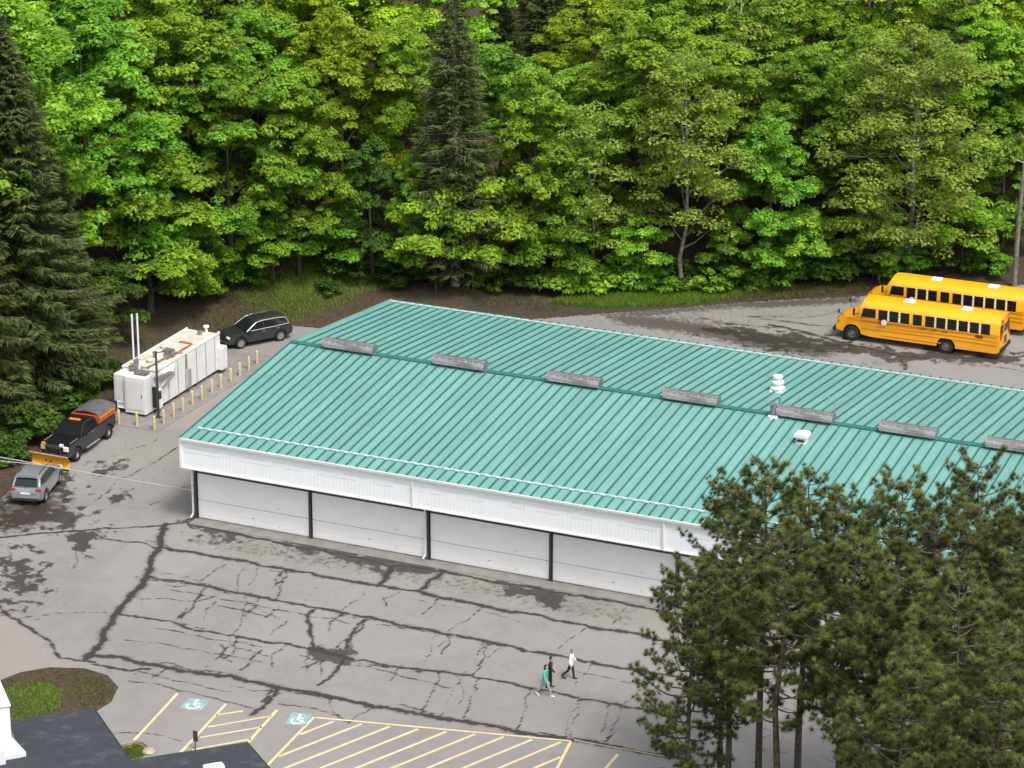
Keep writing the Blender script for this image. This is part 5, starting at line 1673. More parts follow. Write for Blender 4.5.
T('airy_b', 'ash_tree', 'slender thin-leaved tree with a straight pale trunk down to the grass strip', 'tree', 683, 291, 40, 'leaf_olive', 1.05, 0.0, G1)
T('maple_d', 'maple_tree', 'deep green maple between the slender tree and the big light one', 'tree', 768, 284, 120, 'leaf_green', 0.85, 2.0, G1)
T('airy_a', 'ash_tree', 'big light olive-green tree with feathery crown behind the school buses', 'tree', 908, 272, 30, 'leaf_olive', 1.12, 0.9, G1)
T('maple_d', 'maple_tree', 'dark green bushy tree filling in behind the rear bus', 'tree', 1000, 270, 110, 'leaf_green', 0.9, 0.2, G1, back=3)
T('maple_d', 'maple_tree', 'dark bushy tree left of the big olive-green tree', 'tree', 832, 280, 150, 'leaf_deep', 0.9, 1.4, G1, back=2)
T('sapling', 'maple_sapling', 'small green sapling right of the slender pale-trunked tree', 'tree', 728, 288, 225, 'leaf_green', 0.9, 2.4, G1)
T('sapling', 'maple_sapling', 'small bushy sapling left of the slender pale-trunked tree', 'tree', 640, 290, 215, 'leaf_bright', 0.85, 4.4, G1)
T('sapling', 'maple_sapling', 'low maple sapling hanging over the brown bank', 'tree', 275, 285, 215, 'leaf_bright', 1.0, 5.4, G1)
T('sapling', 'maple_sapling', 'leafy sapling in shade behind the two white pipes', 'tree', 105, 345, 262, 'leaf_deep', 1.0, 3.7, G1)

# bare pale trunk at the right edge
p = pix_ground(1014, 287)
lo = 1.0
while project((p.x, p.y, p.z + lo))[1] > 70: lo += 0.25
root = thing('dead_tree', 'bare pale dead trunk at the right edge behind the buses', 'tree', p, 0, None)
mb = MB()
pts = [(0, 0, -0.3), (0.05, 0, lo * .3), (0.22, 0.05, lo * .6), (0.35, 0.0, lo * .85), (0.42, 0, lo)]
mb.tube(pts, [.20, .17, .14, .10, .04], 10)
mb.build('trunk', MAT['bark_grey'], root, smooth=60)
for k in range(7):
    h = lo * random.uniform(0.45, 0.95); a = random.uniform(0, 6.28); l_ = random.uniform(0.5, 1.6)
    x0 = 0.42 * h / lo
    MB().tube([(x0, 0, h), (x0 + l_ * .6 * math.cos(a), l_ * .6 * math.sin(a), h + .3), (x0 + l_ * math.cos(a), l_ * math.sin(a), h + .7)], [.05, .03, .012], 5).build('branch', MAT['bark_pale'], root)

# ---------------------------------------------------------------- rows behind
ORD = ['first', 'second', 'third', 'fourth', 'fifth', 'sixth', 'seventh', 'eighth', 'ninth', 'tenth', 'eleventh', 'twelfth', 'thirteenth', 'fourteenth', 'fifteenth', 'sixteenth']
CN = {'leaf_bright': 'bright green broadleaf tree', 'leaf_green': 'mid green broadleaf tree', 'leaf_yellow': 'yellow-green broadleaf tree', 'leaf_olive': 'light olive broadleaf tree',
      'leaf_deep': 'deep green broadleaf tree', 'needle_spruce': 'dark spruce', 'needle_hemlock': 'dark hemlock'}
rows = [
 # (row name, metres behind the forest edge, [(u, proto, leaf, v of tip, width)])
 ('second', 6.5, [(-70, 'maple_a', 'leaf_green', -20, 1), (18, 'maple_c', 'leaf_bright', -25, 1), (95, 'maple_a', 'leaf_green', 5, 1), (180, 'maple_c', 'leaf_bright', 0, 1.05), (262, 'maple_b', 'leaf_green', 10, 1.1),
                  (345, 'maple_a', 'leaf_yellow', 5, 1.0), (415, 'maple_c', 'leaf_bright', 15, 0.9), (500, 'maple_b', 'leaf_green', 40, 1), (575, 'maple_c', 'leaf_bright', 60, 1), (640, 'maple_b', 'leaf_bright', 10, 1),
                  (722, 'maple_c', 'leaf_bright', 30, 1), (800, 'maple_b', 'leaf_green', 45, 1), (862, 'maple_a', 'leaf_bright', 25, 1), (965, 'maple_c', 'leaf_bright', 10, 1), (1050, 'maple_a', 'leaf_green', 0, 1), (1120, 'maple_b', 'leaf_bright', 10, 1)]),
 ('third', 14, [(-30, 'maple_b', 'leaf_bright', -60, 1), (60, 'maple_a', 'leaf_green', -50, 1), (140, 'maple_b', 'leaf_bright', -45, 1), (222, 'maple_a', 'leaf_bright', -40, 1), (305, 'maple_c', 'leaf_yellow', -50, 1),
                (385, 'maple_b', 'leaf_yellow', -45, 1.1), (590, 'maple_a', 'leaf_yellow', -5, 1), (665, 'maple_c', 'leaf_bright', -35, 1), (735, 'airy_b', 'leaf_olive', -60, 1.1), (790, 'maple_a', 'leaf_bright', -25, 1),
                (875, 'maple_b', 'leaf_yellow', -35, 1), (945, 'maple_a', 'leaf_bright', -40, 1), (1030, 'maple_c', 'leaf_yellow', -40, 1)]),
 ('fourth', 23, [(20, 'maple_c', 'leaf_green', -90, 1), (110, 'maple_a', 'leaf_yellow', -90, 1), (190, 'maple_b', 'leaf_bright', -90, 1), (270, 'maple_a', 'leaf_green', -90, 1), (350, 'maple_c', 'leaf_bright', -90, 1), (430, 'maple_a', 'leaf_bright', -80, 1),
                 (500, 'hemlock', 'needle_hemlock', -20, 1.1), (548, 'hemlock', 'needle_hemlock', -30, 1.2), (620, 'maple_c', 'leaf_bright', -80, 1), (700, 'maple_a', 'leaf_green', -90, 1), (780, 'maple_b', 'leaf_yellow', -90, 1), (860, 'maple_a', 'leaf_bright', -90, 1), (950, 'maple_c', 'leaf_green', -90, 1), (1040, 'maple_a', 'leaf_bright', -90, 1)]),
 ('hindmost', 34, [(60, 'maple_a', 'leaf_green', -140, 1), (180, 'maple_c', 'leaf_deep', -140, 1), (300, 'maple_a', 'leaf_green', -140, 1), (420, 'maple_b', 'leaf_green', -140, 1), (530, 'spruce_b', 'needle_spruce', -90, 1.3), (575, 'spruce_b', 'needle_spruce', -110, 1.3),
                  (650, 'maple_a', 'leaf_green', -140, 1), (760, 'maple_c', 'leaf_bright', -140, 1), (880, 'maple_a', 'leaf_green', -140, 1), (1000, 'maple_b', 'leaf_bright', -140, 1)]),
]
EDGE_U = [-100, 0, 110, 235, 330, 455, 560, 700, 850, 1024, 1150]
EDGE_V = [420, 400, 330, 282, 272, 287, 288, 289, 278, 268, 262]
for rn, back, lst in rows:
    for i, (u, pr, lf_, vt, wd) in enumerate(lst):
        v = float(np.interp(u, EDGE_U, EDGE_V))
        b = back + random.uniform(-1.2, 1.2)
        nm = 'hemlock_tree' if pr == 'hemlock' else 'spruce_tree' if pr.startswith('spruce') else 'broadleaf_tree'
        T(pr, nm, '%s, %s from the left in the %s row of the forest' % (CN[lf_], ORD[i], rn), 'tree', u, v, vt, lf_, wd, None, 'forest trees behind the front row', back=b,
          bark='bark_pale' if pr == 'airy_b' else None)

# trees that carry the forest on past the right and left edges of the photo
k_ = 0
for side, x0, n_ in (('right', 44.0, 10), ('left', -34.0, 4)):
    for i in range(n_):
        for j in range(2):
            x = x0 + (i * 5.6 + j * 2.5) * (1 if side == 'right' else -1)
            y = float(np.interp(x, YB_X, YB_Y)) + 4 + j * 8 + random.uniform(-1, 1) if side == 'right' else 6 + j * 14 + random.uniform(-3, 3)
            pr = ['maple_a', 'maple_c', 'maple_b', 'airy_a'][k_ % 4]
            plant(pr, 'broadleaf_tree', 'broadleaf tree beyond the %s edge, %s from the frame in the %s line' % (side, ORD[i], ['near', 'far'][j]), 'tree', (x, y, float(terrain(x, y))), random.uniform(17, 22),
                  ['leaf_bright', 'leaf_green', 'leaf_yellow', 'leaf_olive'][(k_ * 3 + j) % 4], random.uniform(0, 6.28), 1.0, 'forest trees outside the frame')
            k_ += 1

# ---------------------------------------------------------------- undergrowth along the edge
G2 = 'undergrowth along the forest edge'
und = [(24, 440, 'shrub_a', 2.6, 'leaf_deep', 'dark leafy shrub behind the yellow plow blade'), (64, 410, 'shrub_a', 2.2, 'leaf_deep', 'green shrub beside the hood of the black pickup'),  # shrubs by the pickup: shade put into the leaf colour
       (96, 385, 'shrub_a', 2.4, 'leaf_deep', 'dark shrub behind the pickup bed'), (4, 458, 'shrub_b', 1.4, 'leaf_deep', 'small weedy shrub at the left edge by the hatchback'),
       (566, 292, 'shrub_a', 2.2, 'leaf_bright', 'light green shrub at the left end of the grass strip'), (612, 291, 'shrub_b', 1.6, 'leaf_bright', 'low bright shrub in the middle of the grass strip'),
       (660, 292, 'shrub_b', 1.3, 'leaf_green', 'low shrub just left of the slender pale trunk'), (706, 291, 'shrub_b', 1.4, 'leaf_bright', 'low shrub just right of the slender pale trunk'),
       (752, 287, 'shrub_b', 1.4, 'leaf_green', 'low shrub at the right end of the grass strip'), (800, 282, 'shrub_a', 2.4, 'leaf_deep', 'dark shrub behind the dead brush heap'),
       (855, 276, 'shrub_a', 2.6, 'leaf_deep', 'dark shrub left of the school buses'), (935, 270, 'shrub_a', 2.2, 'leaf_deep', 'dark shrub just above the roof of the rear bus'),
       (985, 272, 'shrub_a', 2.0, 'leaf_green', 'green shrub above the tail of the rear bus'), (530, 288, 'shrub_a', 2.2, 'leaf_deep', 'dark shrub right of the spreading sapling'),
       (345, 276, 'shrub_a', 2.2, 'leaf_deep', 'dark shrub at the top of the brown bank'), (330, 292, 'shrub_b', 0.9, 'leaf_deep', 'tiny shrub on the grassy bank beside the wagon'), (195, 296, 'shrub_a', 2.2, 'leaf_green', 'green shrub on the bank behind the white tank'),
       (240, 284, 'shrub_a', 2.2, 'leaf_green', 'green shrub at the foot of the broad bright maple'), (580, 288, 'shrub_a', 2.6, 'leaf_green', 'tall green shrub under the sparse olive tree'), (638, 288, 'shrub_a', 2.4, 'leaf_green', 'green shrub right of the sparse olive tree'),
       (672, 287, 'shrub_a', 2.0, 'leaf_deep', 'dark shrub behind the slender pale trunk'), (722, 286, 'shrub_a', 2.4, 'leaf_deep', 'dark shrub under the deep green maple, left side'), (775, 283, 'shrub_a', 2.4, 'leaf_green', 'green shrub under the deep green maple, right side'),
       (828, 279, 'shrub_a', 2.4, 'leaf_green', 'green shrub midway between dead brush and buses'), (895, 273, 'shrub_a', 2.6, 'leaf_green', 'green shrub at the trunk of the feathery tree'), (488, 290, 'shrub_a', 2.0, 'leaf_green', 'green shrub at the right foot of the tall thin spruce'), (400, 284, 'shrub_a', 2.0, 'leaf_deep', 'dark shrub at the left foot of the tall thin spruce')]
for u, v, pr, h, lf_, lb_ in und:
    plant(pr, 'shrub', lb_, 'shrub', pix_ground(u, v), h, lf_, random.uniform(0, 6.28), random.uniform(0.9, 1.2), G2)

# ---------------------------------------------------------------- pines in the right foreground
G3 = 'pine trees in the right foreground'
def pine_px(pr, u, vtop, dist, label, wide=1.0, rot=0.0, umat='needle_pine'):
    """pine standing on the flat ground `dist` metres from the camera along column u, tip at row vtop"""
    d = ray(u, 700); d2 = Vector((d.x, d.y, 0)).normalized()
    p = Vector((CAM.x, CAM.y, 0)) + d2 * dist
    p.z = float(terrain(p.x, p.y))
    lo, hi = 1.0, 60.0
    for i in range(40):
        m = (lo + hi) / 2
        if project((p.x, p.y, p.z + m))[1] > vtop: lo = m
        else: hi = m
    return plant(pr, 'pine_tree', label, 'tree', p, lo, umat, rot, wide, G3)
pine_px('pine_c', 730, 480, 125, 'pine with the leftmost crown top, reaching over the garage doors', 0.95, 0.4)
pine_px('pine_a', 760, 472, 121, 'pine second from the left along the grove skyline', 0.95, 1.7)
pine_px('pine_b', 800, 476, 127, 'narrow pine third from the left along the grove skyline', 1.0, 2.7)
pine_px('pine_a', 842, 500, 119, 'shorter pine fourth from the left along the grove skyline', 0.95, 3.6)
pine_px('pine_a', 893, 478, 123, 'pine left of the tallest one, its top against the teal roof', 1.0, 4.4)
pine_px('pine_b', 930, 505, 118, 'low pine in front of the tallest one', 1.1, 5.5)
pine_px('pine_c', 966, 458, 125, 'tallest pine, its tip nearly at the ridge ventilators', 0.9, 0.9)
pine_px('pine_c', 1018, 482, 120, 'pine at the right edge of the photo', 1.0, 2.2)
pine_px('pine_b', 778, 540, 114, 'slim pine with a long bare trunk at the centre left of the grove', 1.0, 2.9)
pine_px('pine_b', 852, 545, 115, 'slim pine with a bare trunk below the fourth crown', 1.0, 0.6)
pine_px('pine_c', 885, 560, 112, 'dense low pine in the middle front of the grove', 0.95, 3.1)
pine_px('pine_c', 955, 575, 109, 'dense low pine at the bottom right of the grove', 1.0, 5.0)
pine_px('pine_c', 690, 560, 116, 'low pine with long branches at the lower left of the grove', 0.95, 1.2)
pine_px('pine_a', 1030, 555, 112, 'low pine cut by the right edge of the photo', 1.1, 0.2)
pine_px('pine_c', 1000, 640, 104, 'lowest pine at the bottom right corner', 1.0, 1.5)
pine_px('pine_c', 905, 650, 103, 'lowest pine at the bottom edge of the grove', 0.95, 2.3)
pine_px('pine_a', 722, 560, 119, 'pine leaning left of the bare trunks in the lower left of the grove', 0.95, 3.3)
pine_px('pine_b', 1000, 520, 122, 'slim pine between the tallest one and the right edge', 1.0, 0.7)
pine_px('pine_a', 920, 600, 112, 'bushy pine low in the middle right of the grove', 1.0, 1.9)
# ================================================================ low building in the left foreground
AX = Vector((math.cos(R(43.2)), math.sin(R(43.2)), 0)); PP = Vector((AX.y, -AX.x, 0))


def low_roof(name_, label, corner, z, left, run, rise, far_len, eave_label=None):
    """roof whose far eave ends at `corner`; it climbs towards the camera and falls again beyond the ridge"""
    hse = thing(name_, label, 'building', (corner.x, corner.y, 0), R(43.2))
    # local: +x along the eave (to the right in the photo), -y towards the camera
    def prism_roof(t0, t1):
        return [(0.0, z - t0), (-run, z + rise - t0), (-run - far_len, z + rise - far_len * rise / run - t0), (-run - far_len, z + rise - far_len * rise / run - t1), (-run, z + rise - t1), (0.0, z - t1)]
    r = MB().prism(prism_roof(0.0, 0.16), -left, 0.0, axis='x').build('roof', MAT['shingle'], hse)
    MB().prism([(0.03, z - 0.02), (0.03, z - 0.20), (-0.02, z - 0.20), (-0.02, z - 0.02)], -left, 0.02, axis='x').build('eave_trim', MAT['dark_steel'], r)
    MB().prism([(0.0, z + 0.02), (-run, z + rise + 0.02), (-run, z + rise - 0.19), (0.0, z - 0.19)], 0.004, 0.05, axis='x').build('rake_trim', MAT['dark_steel'], r)
    MB().box((-left / 2, -(run + far_len) / 2, (z - 0.3) / 2), (left - 0.8, run + far_len - 0.8, z - 0.32)).build('wall', MAT['wall_white'], hse)
    for k in range(max(1, int(left / 3))):
        w = MB().box((-1.6 - k * 3.0, -(run + far_len) + 0.39, 1.5), (1.2, 0.06, 1.2)).build('window', MAT['white_paint'], hse)
        MB().box((-1.6 - k * 3.0, -(run + far_len) + 0.35, 1.5), (1.0, 0.03, 1.0)).build('pane', MAT['glass_dark'], w)
    return hse


c1_ = pix(93.5, 708, 3.1)
hs1 = low_roof('low_wing', 'low wing with dark slate-grey shingle roof beside the planting bed', c1_, 3.1, 7.5, 9.0, 1.35, 0.6)
c2_ = pix(246.5, 742, 4.7)
hs2 = low_roof('low_building', 'building with dark shingle roof at the bottom edge, before the hatched bay', c2_, 4.7, 16.0, 6.5, 1.05, 6.5)
q = pix(216, 766, 4.95)
sk = thing('roof_vent_cap', 'small white vent cap on the dark roof at the bottom edge', 'roof vent', on := pix(214, 770, 5.02), R(43.2))
MB().box((0, 0, 0.10), (0.9, 0.55, 0.26)).build('cap', MAT['white_paint'], sk, bevel=0.05)
MB().box((0, 0, -0.06), (1.05, 0.7, 0.10)).build('flashing', MAT['white_paint'], sk)
# white rooftop unit at the left edge, standing on the low wing
hu = thing('rooftop_unit', 'white boxy rooftop unit with sloping hood cut by the left photo edge', 'rooftop unit', pix(29, 755, 3.9), R(43.2))
MB().box((-1.75, 2.1, 1.15), (2.2, 3.2, 2.3)).build('housing', MAT['white_paint'], hu, bevel=0.05)
MB().box((-1.75, 2.1, 2.33), (2.3, 3.3, 0.08)).build('lid', MAT['white_paint'], hu, bevel=0.02)
MB().add([(-3.5, 0.58, 1.5), (-1.25, 0.58, 1.5), (-1.25, 0.58, 0.0), (-3.5, 0.58, 0.0), (-0.15, -0.15, 0.25), (-3.7, -0.6, 0.25), (-0.15, -0.15, 0.0), (-3.7, -0.6, 0.0), (-0.3, 1.6, 0.0), (-1.25, 1.6, 1.3)],
         [(0, 1, 4, 5), (5, 4, 6, 7), (1, 9, 8, 6, 4), (0, 5, 7, 3), (3, 7, 6, 8, 2), (2, 8, 9, 1), (0, 3, 2, 1)]).build('intake_hood', MAT['white_paint'], hu)
MB().box((-1.55, -0.55, 0.42), (0.75, 0.55, 0.95)).build('duct_box', MAT['white_paint'], hu, bevel=0.04)
MB().box((-2.0, 1.4, -0.10), (3.4, 4.6, 0.20)).build('curb', MAT['flue_grey'], hu)

# ---------------------------------------------------------------- planting bed by the drive
bedpx = [(-30, 690), (0, 680), (20, 672), (50, 667), (85, 668), (108, 675), (119, 687), (112, 702), (96, 712), (60, 722), (0, 732), (-30, 735)]
bed = [pix(u, v) for u, v in bedpx]
cx = sum((p.x for p in bed)) / len(bed); cy = sum((p.y for p in bed)) / len(bed)
vs = [(p.x, p.y, -0.01) for p in bed] + [(cx + (p.x - cx) * .93, cy + (p.y - cy) * .95, 0.06) for p in bed] + [(cx + (p.x - cx) * .55, cy + (p.y - cy) * .55, 0.12) for p in bed] + [(cx, cy, 0.14)]
n = len(bed)
fs = [(i, (i + 1) % n, n + (i + 1) % n, n + i) for i in range(n)] + [(n + i, n + (i + 1) % n, 2 * n + (i + 1) % n, 2 * n + i) for i in range(n)] + [(2 * n + i, 2 * n + (i + 1) % n, 3 * n) for i in range(n)]
bo = MB().add(vs, fs).build('planting_bed', MAT['soil'], smooth=60)
tag(bo, 'rounded mulch planting bed at the end of the drive', 'planting bed', kind='structure')


def bed_h(x, y):
    d = min(1.0, math.hypot(x - cx, y - cy) / 4.5)
    return 0.13 - 0.09 * d


def blades(name, label, polys, count, mat, hmin, hmax, wid, zf, seed, lean=0.5):
    rg = np.random.default_rng(seed)
    pts = []
    for poly, n_ in polys:
        xs_ = [p[0] for p in poly]; ys_ = [p[1] for p in poly]
        got = 0
        for it in range(60):
            x = rg.uniform(min(xs_), max(xs_), n_); y = rg.uniform(min(ys_), max(ys_), n_)
            k = in_poly(x, y, poly)
            for a, b in zip(x[k], y[k]):
                pts.append((a, b)); got += 1
                if got >= n_: break
            if got >= n_: break
    P = np.array(pts)
    z = np.array([zf(a, b) for a, b in P]) if zf is not terrain else terrain(P[:, 0], P[:, 1])
    B = np.stack([P[:, 0], P[:, 1], z - 0.03], 1)
    D = unit(np.stack([rg.normal(size=len(P)) * lean, rg.normal(size=len(P)) * lean, np.ones(len(P))], 1))
    V_, F_ = blade_tris(B, D, rg.uniform(hmin, hmax, len(P)), wid * rg.uniform(.7, 1.4, len(P)), rg)
    me = np_mesh(name, V_, F_, {'rnd': ('FACE', np.clip(rg.normal(.5, .25, len(P)), 0, 1))})
    o = put(name, me, MAT[mat])
    return tag(o, label, 'grass', kind='stuff')


blades('bed_grass', 'bright green ground cover in the planting bed', [(pxpoly([(-20, 700), (15, 688), (45, 684), (62, 694), (60, 712), (20, 722), (-20, 728)]), 5200)], 0, 'grass_blade', .08, .28, .024, bed_h, 3)
blades('bed_weeds', 'dry brown stalks in the planting bed', [(pxpoly([(70, 680), (100, 678), (114, 690), (106, 704), (86, 708), (66, 700)]), 4200), (pxpoly([(-10, 684), (40, 672), (90, 674), (60, 684), (0, 694)]), 900)], 0, 'weed_blade', .06, .24, .02, bed_h, 4, .8)
# curb corner with a tuft of grass and a round stone
pts = [pix(*q) for q in ((118, 747), (126, 744), (136, 742.5), (144, 743.5), (148, 747), (149, 751))]
cb = tag(MB().tube([(p.x, p.y, 0.05) for p in pts], 0.09, 8).build('curb', MAT['concrete'], smooth=60), 'short rounded concrete curb round a tuft of grass', 'curb')
pts = [pix(*q) for q in ((118, 749), (127, 746.5), (136, 745), (142, 746.5), (146, 750))]
tag(MB().tube([(p.x, p.y, 0.03) for p in pts], 0.05, 6).build('brick_edging', MAT['brick_red'], smooth=60), 'thin red brick edging inside the rounded curb', 'edging')
blades('curb_grass', 'bright grass tuft inside the rounded curb', [(pxpoly([(122, 750), (136, 746), (145, 750), (142, 758), (122, 760)]), 1300)], 0, 'grass_blade', .1, .32, .02, lambda a, b: 0.0, 9)
p = pix(149, 753)
tag(MB().lathe([(0.0, -0.02), (0.30, 0.0), (0.33, 0.10), (0.26, 0.20), (0.10, 0.24), (0, 0.24)], 14).build('round_stone', MAT['stone'], None, p, smooth=50), 'round tan stone at the end of the curb', 'stone')

# accessible parking sign, seen from behind
p = pix(195.5, 750)
sg = thing('parking_sign', 'small dark parking sign on a post between accessible bays', 'sign', p)
MB().tube([(0, 0, -0.1), (0, 0, 0.75)], 0.03, 8).build('post', MAT['dark_steel'], sg)
MB().box((0, 0.04, 0.72), (0.26, 0.02, 0.55)).build('plate', MAT['dark_steel'], sg, bevel=0.008)

# grass along the back strip and on the bank
blades('bank_grass', 'rough green grass on the bank beside the wagon', [(pxpoly([(232, 300), (300, 262), (345, 268), (398, 292), (330, 312), (295, 324)]), 9000), (pxpoly([(300, 285), (340, 272), (370, 286), (330, 302)]), 6000)], 0, 'grass_blade', .12, .38, .022, terrain, 21)
blades('strip_grass', 'bright green grass strip along the forest edge behind the garage', [(pxpoly([(545, 303), (590, 292), (680, 288), (772, 284), (800, 288), (690, 305), (600, 308)]), 20000)], 0, 'grass_blade', .15, .5, .026, terrain, 22)
blades('edge_grass', 'weeds along the left edge of the yard', [(pxpoly([(-40, 478), (16, 440), (60, 418), (100, 398), (100, 385), (40, 400), (-40, 440)]), 7000)], 0, 'grass_blade', .15, .5, .024, terrain, 23)
blades('dead_stalks', 'dead brown stalks and brush left of the buses', [(pxpoly([(740, 291), (800, 284), (864, 280), (866, 292), (800, 298), (740, 303)]), 7000), (pxpoly([(430, 298), (520, 296), (560, 304), (560, 312), (470, 306)]), 1500), (pxpoly([(180, 320), (240, 290), (330, 300), (290, 322), (220, 335)]), 3500)], 0, 'weed_blade', .1, .45, .02, terrain, 24, .9)
# ================================================================ people: capsule limbs fused by a voxel remesh into one continuous surface
def cap(mb, a, b, ra, rb, n=10):
    """tapered capsule"""
    a, b = Vector(a), Vector(b)
    d = (b - a); l = d.length
    t = d.normalized() if l > 1e-6 else Vector((0, 0, 1))
    pts = [a - t * ra * .98, a - t * ra * .7, a, b, b + t * rb * .7, b + t * rb * .98]
    mb.tube(pts, [ra * .2, ra * .714, ra, rb, rb * .714, rb * .2], n)


def fused(name, mb, mat, parent, voxel, smooth=4, fac=0.5):
    me = mb.mesh(name)
    o = bpy.data.objects.new(name, me); C.objects.link(o)
    r = o.modifiers.new('r', 'REMESH'); r.mode = 'VOXEL'; r.voxel_size = voxel
    s = o.modifiers.new('s', 'SMOOTH'); s.iterations = smooth; s.factor = fac
    dg = bpy.context.evaluated_depsgraph_get()
    m2 = bpy.data.meshes.new_from_object(o.evaluated_get(dg))
    bpy.data.objects.remove(o)
    for p in m2.polygons: p.use_smooth = True
    m2.name = name
    m2.materials.clear()
    return put(name, m2, MAT[mat], parent)


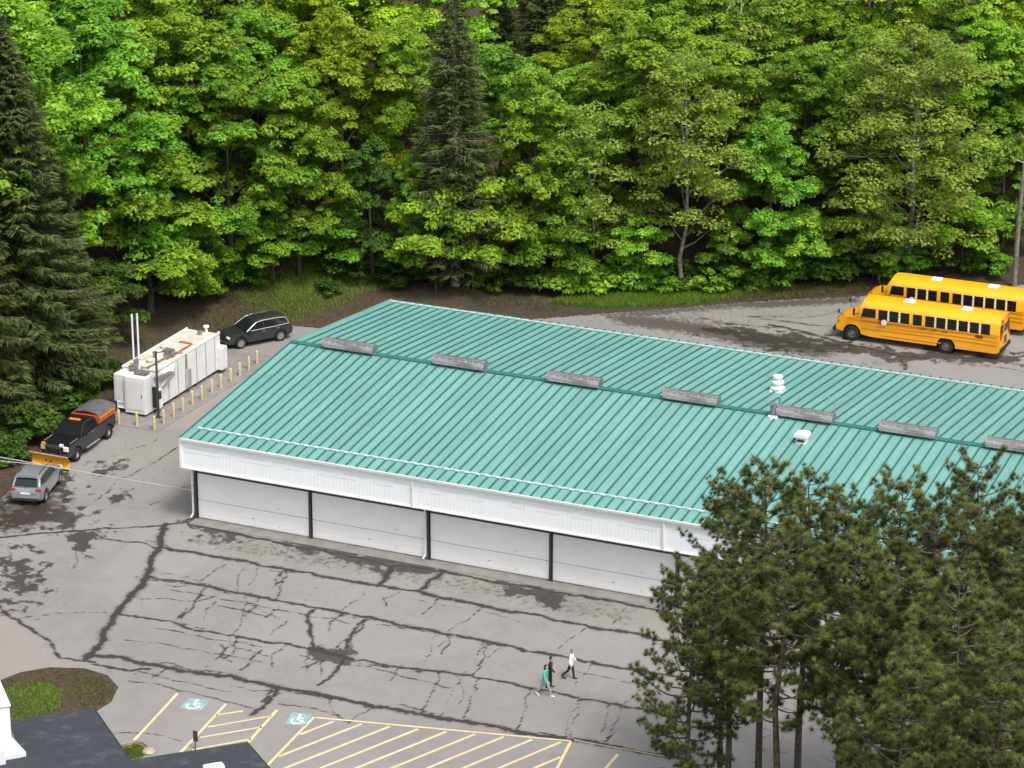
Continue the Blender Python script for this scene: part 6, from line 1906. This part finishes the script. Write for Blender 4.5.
def person(label, loc, rot, H, stride, hair, longhair, top, top_len, legs, shoes, arms, lean=0.06, sleeve=1.0):
    """local: walks towards +x. stride = (left angle, right angle) of thighs, arms = (left, right) swing, radians"""
    root = thing('person', label, 'person', loc, rot, 'people walking across the yard')
    k = H / 1.72
    hip_z = 0.90
    body, trou, shirt = MB(), MB(), MB()
    pel = Vector((0, 0, hip_z)); chest = pel + Vector((lean * 0.45, 0, 0.40)); neck = pel + Vector((lean * .6, 0, 0.56)); head = neck + Vector((0.03, 0, 0.15))
    cap(body, pel + Vector((0, -.06, 0)), pel + Vector((0, .06, 0)), .10, .10)
    for s in (-1, 1):
        cap(body, pel + Vector((0, s * .05, 0)), chest + Vector((0, s * .07, 0)), .085, .085)
    cap(body, chest + Vector((0, -.14, .08)), chest + Vector((0, .14, .08)), .06, .06)
    cap(body, chest + Vector((0, 0, .1)), head, .052, .048)
    cap(body, head + Vector((0, 0, .0)), head + Vector((.005, 0, .06)), .078, .082)
    cap(body, head + Vector((.03, 0, -.035)), head + Vector((.04, 0, .03)), .05, .055)      # jaw
    cap(body, head + Vector((.088, 0, .0)), head + Vector((.082, 0, .035)), .014, .009, 6)  # nose
    for s in (-1, 1):
        cap(body, head + Vector((0, s * .082, .0)), head + Vector((-.005, s * .084, .03)), .014, .014, 6)  # ears
    lowz = 0
    feet = []
    for s, th in ((1, stride[0]), (-1, stride[1])):
        hp = pel + Vector((0, s * .085, -.02))
        kn = hp + Vector((math.sin(th) * .43, 0, -math.cos(th) * .43))
        kb = 0.10 + (0.35 if th < -0.15 else 0.0)
        an = kn + Vector((math.sin(th - kb) * .41, 0, -math.cos(th - kb) * .41))
        feet.append((s, th, kb, an, kn, hp))
    lowz = min(f[3].z for f in feet) - 0.075
    dz = Vector((0, 0, -lowz))
    sh = Vector(dz)
    for s, th, kb, an, kn, hp in feet:
        cap(body, hp, kn, .080, .052); cap(body, kn, an, .054, .036)
        tip = an + Vector((.15 * math.cos(-kb * .5 if th < -.15 else 0), 0, -.05 - (.12 if th < -.15 else 0)))
        cap(body, an + Vector((-.02, 0, -.045)), tip, .036, .030)
        cap(trou, hp, kn, .098, .070); cap(trou, kn, an + Vector((0, 0, .03)), .070, .055)
    cap(trou, pel + Vector((0, -.07, 0)), pel + Vector((0, .07, 0)), .115, .115); cap(trou, pel, pel + Vector((0, 0, .12)), .11, .11)
    # torso of the top
    z0 = -0.02 - top_len
    for s in (-1, 1):
        cap(shirt, pel + Vector((0, s * .07, z0)), chest + Vector((0, s * .08, .04)), .115, .105)
        cap(shirt, chest + Vector((0, 0, .10)), chest + Vector((0, s * .165, .085)), .085, .070)
    hands = []
    for s, sw in ((1, arms[0]), (-1, arms[1])):
        so = chest + Vector((0, s * .185, .09))
        out = 0.10
        el = so + Vector((math.sin(sw) * .27, s * out, -math.cos(sw) * .26))
        wr_ = el + Vector((math.sin(sw + .45) * .24, s * .03, -math.cos(sw + .45) * .24))
        cap(body, so, el, .046, .037); cap(body, el, wr_, .037, .026)
        d = (wr_ - el).normalized()
        palm = wr_ + d * .075
        cap(body, wr_, palm, .026, .030)
        side = Vector((1, 0, 0)) - d * d.x
        side.normalize()
        for q, (off, ln_) in enumerate(((.028, .070), (.010, .080), (-.009, .075), (-.027, .058))):
            b0 = palm + side * off; m = b0 + d * ln_ * .55 + Vector((0, -s * .008, 0)); e = m + d * ln_ * .4 + Vector((0, -s * .022, 0))
            cap(body, b0, m, .0095, .0088, 6); cap(body, m, e, .0088, .0078, 6)
        t0 = wr_ + d * .03 + side * .026
        cap(body, t0, t0 + d * .045 + side * .030, .011, .009, 6)
        e_ = el.lerp(wr_, 0.9) if sleeve > 0.9 else so.lerp(el, 0.8)
        cap(shirt, so, el if sleeve > .9 else e_, .064, .054)
        if sleeve > .9: cap(shirt, el, e_, .054, .044)
    bod = fused('body', body, 'skin', root, 0.0085, 3)
    t1 = fused('trousers', trou, legs, root, 0.016, 5)
    t2 = fused('top', shirt, top, root, 0.016, 5)
    # hair
    hb = MB(); cap(hb, head + Vector((-.018, 0, .045)), head + Vector((-.012, 0, .075)), .092, .088)
    cap(hb, head + Vector((-.045, 0, -.01)), head + Vector((-.05, 0, .05)), .07, .08)
    if longhair:
        cap(hb, head + Vector((-.06, 0, .02)), head + Vector((-.09, 0, -.24)), .075, .05)
    t3 = fused('hair', hb, hair, root, 0.012, 4)
    for s in (-1, 1):
        MB().lathe([(0, -.008), (.011, 0), (0, .008)], 8).build('eye', MAT['hair_dark'], bod, head + Vector((.079, s * .032, .035)))
    MB().box(head + Vector((.089, 0, -.032)), (.008, .045, .008)).build('mouth', MAT['tail_red'], bod)
    for s, th, kb, an, kn, hp in feet:
        sb_ = MB()
        tip = an + Vector((.16, 0, -.045 - (.12 if th < -.15 else 0)))
        cap(sb_, an + Vector((-.045, 0, -.035)), tip, .046, .040)
        fused('shoe', sb_, shoes, root, 0.012, 3)
    for ch in root.children:
        ch.location = ch.location + dz
    root.scale = (k, k, k)
    return root


HD = R(9)
pa = (pix(550, 687.5)); person('person in dark clothes with dark hair walking behind the one in teal', (pa.x, pa.y, 0.002), HD + R(8), 1.66, (0.10, -0.12), 'hair_dark', False, 'cloth_black', 0.04, 'cloth_black', 'shoe_black', (-0.45, 0.35))
pb_ = (pix(545, 696)); person('person in a teal top, pale jeans and white shoes in mid stride', (pb_.x, pb_.y, 0.002), HD - R(15), 1.72, (0.42, -0.36), 'hair_dark', True, 'cloth_teal', 0.05, 'cloth_grey', 'shoe_white', (-0.4, 0.45), sleeve=.5)
pc = (pix(571, 679)); person('person in a white top and black leggings walking ahead of the other two', (pc.x, pc.y, 0.002), HD, 1.62, (0.22, -0.36), 'hair_grey', False, 'cloth_white', 0.06, 'cloth_black', 'shoe_black', (0.12, -0.15))
